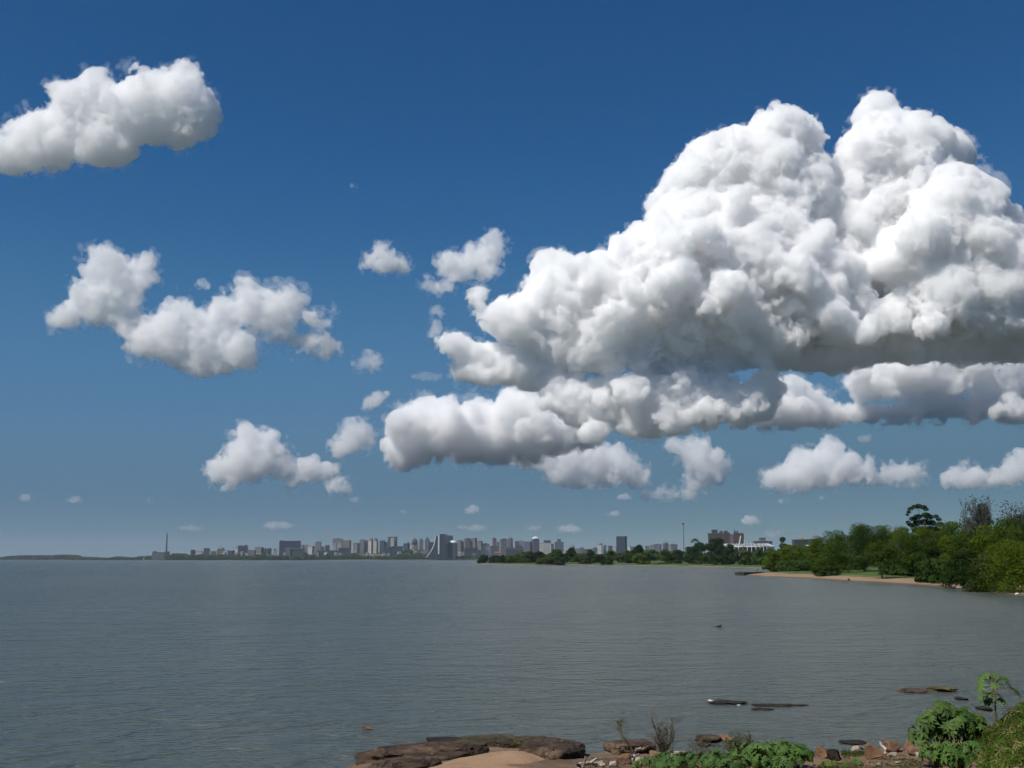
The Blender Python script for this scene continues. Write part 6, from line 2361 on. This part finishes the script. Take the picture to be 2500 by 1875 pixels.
def weed(label, px, py, stems, seed, mat, name='dry_weed', twigs=5, leafn=0, leafmat=None, r=.008, leafsize=.035):
    """stems: list of (tip px, tip py, bend px)"""
    rng = np.random.default_rng(seed)
    c = spot(px, py)
    s = c.y / FPX
    o = empty(name, c)
    tag(o, label, 'weed')
    paths, tips = [], []
    for (tx, ty, b) in stems:
        x0 = rng.normal() * 4 * s
        p1 = np.array(((tx - px) * s, rng.normal() * .12, (py - ty) * s))
        m = np.array((x0 + (p1[0] - x0) * .5 + b * s, p1[1] * .5, p1[2] * .55))
        pts = [np.array((x0, 0, -.04)), (np.array((x0, 0, -.04)) + m) / 2 + rng.normal(size=3) * .01, m, (m + p1) / 2 + np.array((b * s * .25, 0, .03)), p1]
        paths.append((pts, np.linspace(r, r * .4, 5)))
        for _ in range(twigs):
            t = .35 + .6 * rng.random()
            q0 = pts[2] * (1 - t) + p1 * t if t > .5 else pts[1] * (1 - t) + pts[2] * t
            q1 = q0 + np.array((rng.normal() * .14, rng.normal() * .1, .05 + abs(rng.normal()) * .14))
            paths.append(limb(q0, q1, r * .45, r * .2, rng, 3, .08))
            tips.append(q1)
            tips.append((q0 + q1) / 2)
        tips.append(p1)
    V, Q = tubes(paths, 5)
    me = mesh_np(name + ' stalk', V, quads=Q, smooth=True)
    me.materials.append(mat)
    link_mesh('stalk', me, o)
    if leafn:
        T = np.array(tips)
        k = rng.choice(len(T), leafn)
        P = T[k] + rng.normal(size=(leafn, 3)) * .03
        nr = rng.normal(size=(leafn, 3))
        nr /= np.linalg.norm(nr, axis=1, keepdims=True)
        V, Q = leaves(P, nr, leafsize, rng, .5)
        me = mesh_np(name + ' foliage', V, quads=Q)
        me.materials.append(leafmat)
        link_mesh('foliage', me, o)


rg = random.Random(5)
weed('bent dry weed with a drooping seed head on the sloping brown rock', 1551, 1843, [(1518, 1768, -14), (1524, 1760, -20), (1512, 1785, -8)], 1, DRY, leafn=160, leafmat=LEAF['olive'], r=.017)
weed('thin sprawling twig left of the bent dry weed', 1505, 1836, [(1450, 1796, 4), (1462, 1806, 2), (1480, 1822, 0)], 2, DRY, twigs=4, r=.006)
weed('tall tangled bunch of dry twiggy weeds in front of the bay', 1620, 1853, [(1588, 1752, -4), (1598, 1770, 0), (1604, 1790, 3), (1612, 1800, 0), (1620, 1792, 0), (1632, 1800, 0), (1642, 1762, 10), (1646, 1800, 4), (1636, 1815, 0), (1610, 1815, 0), (1626, 1822, 0), (1602, 1812, 0), (1596, 1800, -2), (1608, 1776, 2), (1618, 1770, -3), (1628, 1786, 2), (1640, 1788, 3), (1615, 1825, 0), (1632, 1828, 2), (1606, 1830, -2)],
     3, DRY, twigs=9, leafn=420, leafmat=LEAF['grey'], r=.013)
weed('small dry weed between the bunch and the dark grass clump', 1695, 1856, [(1692, 1822, 0), (1700, 1832, 2), (1688, 1835, -2)], 4, OLIVEST, twigs=8, leafn=90, leafmat=LEAF['olive'], r=.010)
weed('low dry weed at the foot of the dark grass clump', 1716, 1860, [(1712, 1836, 0), (1722, 1838, 1), (1730, 1845, 2), (1708, 1842, -1), (1718, 1830, 0)], 5, DRY, twigs=8, r=.010)
weed('dark bushy clump of upright grassy weeds', 1810, 1860, [(1772 + 7 * k + rg.uniform(-3, 3), 1796 + rg.uniform(0, 34) + abs(k - 5) * 2, rg.uniform(-3, 3)) for k in range(11)] + [(1775 + 6 * k + rg.uniform(-3, 3), 1806 + rg.uniform(0, 30), rg.uniform(-3, 3)) for k in range(12)], 6, OLIVEST, twigs=8, leafn=700, leafmat=LEAF['olive'], r=.012)
weed('dark stalk standing by the castor sapling', 2474, 1758, [(2466, 1730, -2), (2472, 1740, 0)], 7, OLIVEST, twigs=3, leafn=10, leafmat=LEAF['green'], r=.008)


# --- grass and creepers on the slope and among the stones
def ground_cover(name, poly_px, n, size, seed, mat, hgt, upright=.5, ratio=.3):
    rng = np.random.default_rng(seed)
    A = [tuple(spot(*q)[:2]) for q in poly_px]
    lo, hi = np.min(A, 0), np.max(A, 0)
    P = rng.random((int(n * 2.5), 2)) * (hi - lo) + lo
    P = P[sdist(P, A) > -.05]
    dens = wob(P, .9, seed + 3) + .6 * wob(P, .3, seed + 4)
    P = P[dens > -.35][:n]
    z = z_near(P)
    P, z = P[z > .06], z[z > .06]
    m = len(P)
    t = rng.random(m) * hgt * (.6 + .5 * wob(P, .6, seed + 5))
    C = np.column_stack([P, z + np.maximum(t, .01)])
    nr = rng.normal(size=(m, 3)) * .7 + np.array((-.1, -.4, upright))
    nr /= np.linalg.norm(nr, axis=1, keepdims=True)
    V, Q = leaves(C, nr, size, rng, ratio)
    me = mesh_np(name, V, quads=Q)
    me.materials.append(mat)
    o = link_mesh(name, me)
    tag(o, kind='stuff')


GRASSL = leaf_mat('slope grass', (0.040, 0.080, 0.010), (0.105, 0.165, 0.024), trans=.3, rough=.7, spec=.1)
DRYGRASS = leaf_mat('dry grass', (0.16, 0.12, 0.05), (0.30, 0.24, 0.11), trans=.2)
SLOPE = [(2392, 1874), (2386, 1830), (2400, 1800), (2436, 1776), (2470, 1752), (2499, 1728), (2560, 1700), (2620, 1760), (2600, 1880)]
ground_cover('grass', SLOPE, 9000, .085, 1, GRASSL, .16)
ground_cover('grass', SLOPE, 5000, .10, 2, LEAF['olive'], .14)
ground_cover('grass', SLOPE, 1300, .22, 7, DRYGRASS, .22, .1, .07)
ground_cover('grass', SLOPE, 6000, .20, 8, GRASSL, .26, .1, .09)
ground_cover('grass', [(2430, 1880), (2440, 1858), (2520, 1846), (2540, 1884)], 1500, .12, 9, DRYGRASS, .07, .6, .12)
ground_cover('grass', [(2000, 1876), (2010, 1862), (2110, 1856), (2240, 1858), (2260, 1880)], 900, .06, 3, LEAF['olive'], .05)
ground_cover('grass', [(2060, 1852), (2060, 1838), (2110, 1838), (2110, 1854)], 700, .06, 4, LEAF['olive'], .14)
ground_cover('ground_litter', [(1440, 1878), (1450, 1852), (1640, 1848), (1660, 1880)], 1500, .05, 5, DRY, .05, .8)
ground_cover('ground_litter', [(2050, 1880), (2060, 1850), (2280, 1840), (2300, 1880)], 900, .05, 6, DRY, .03, .9)
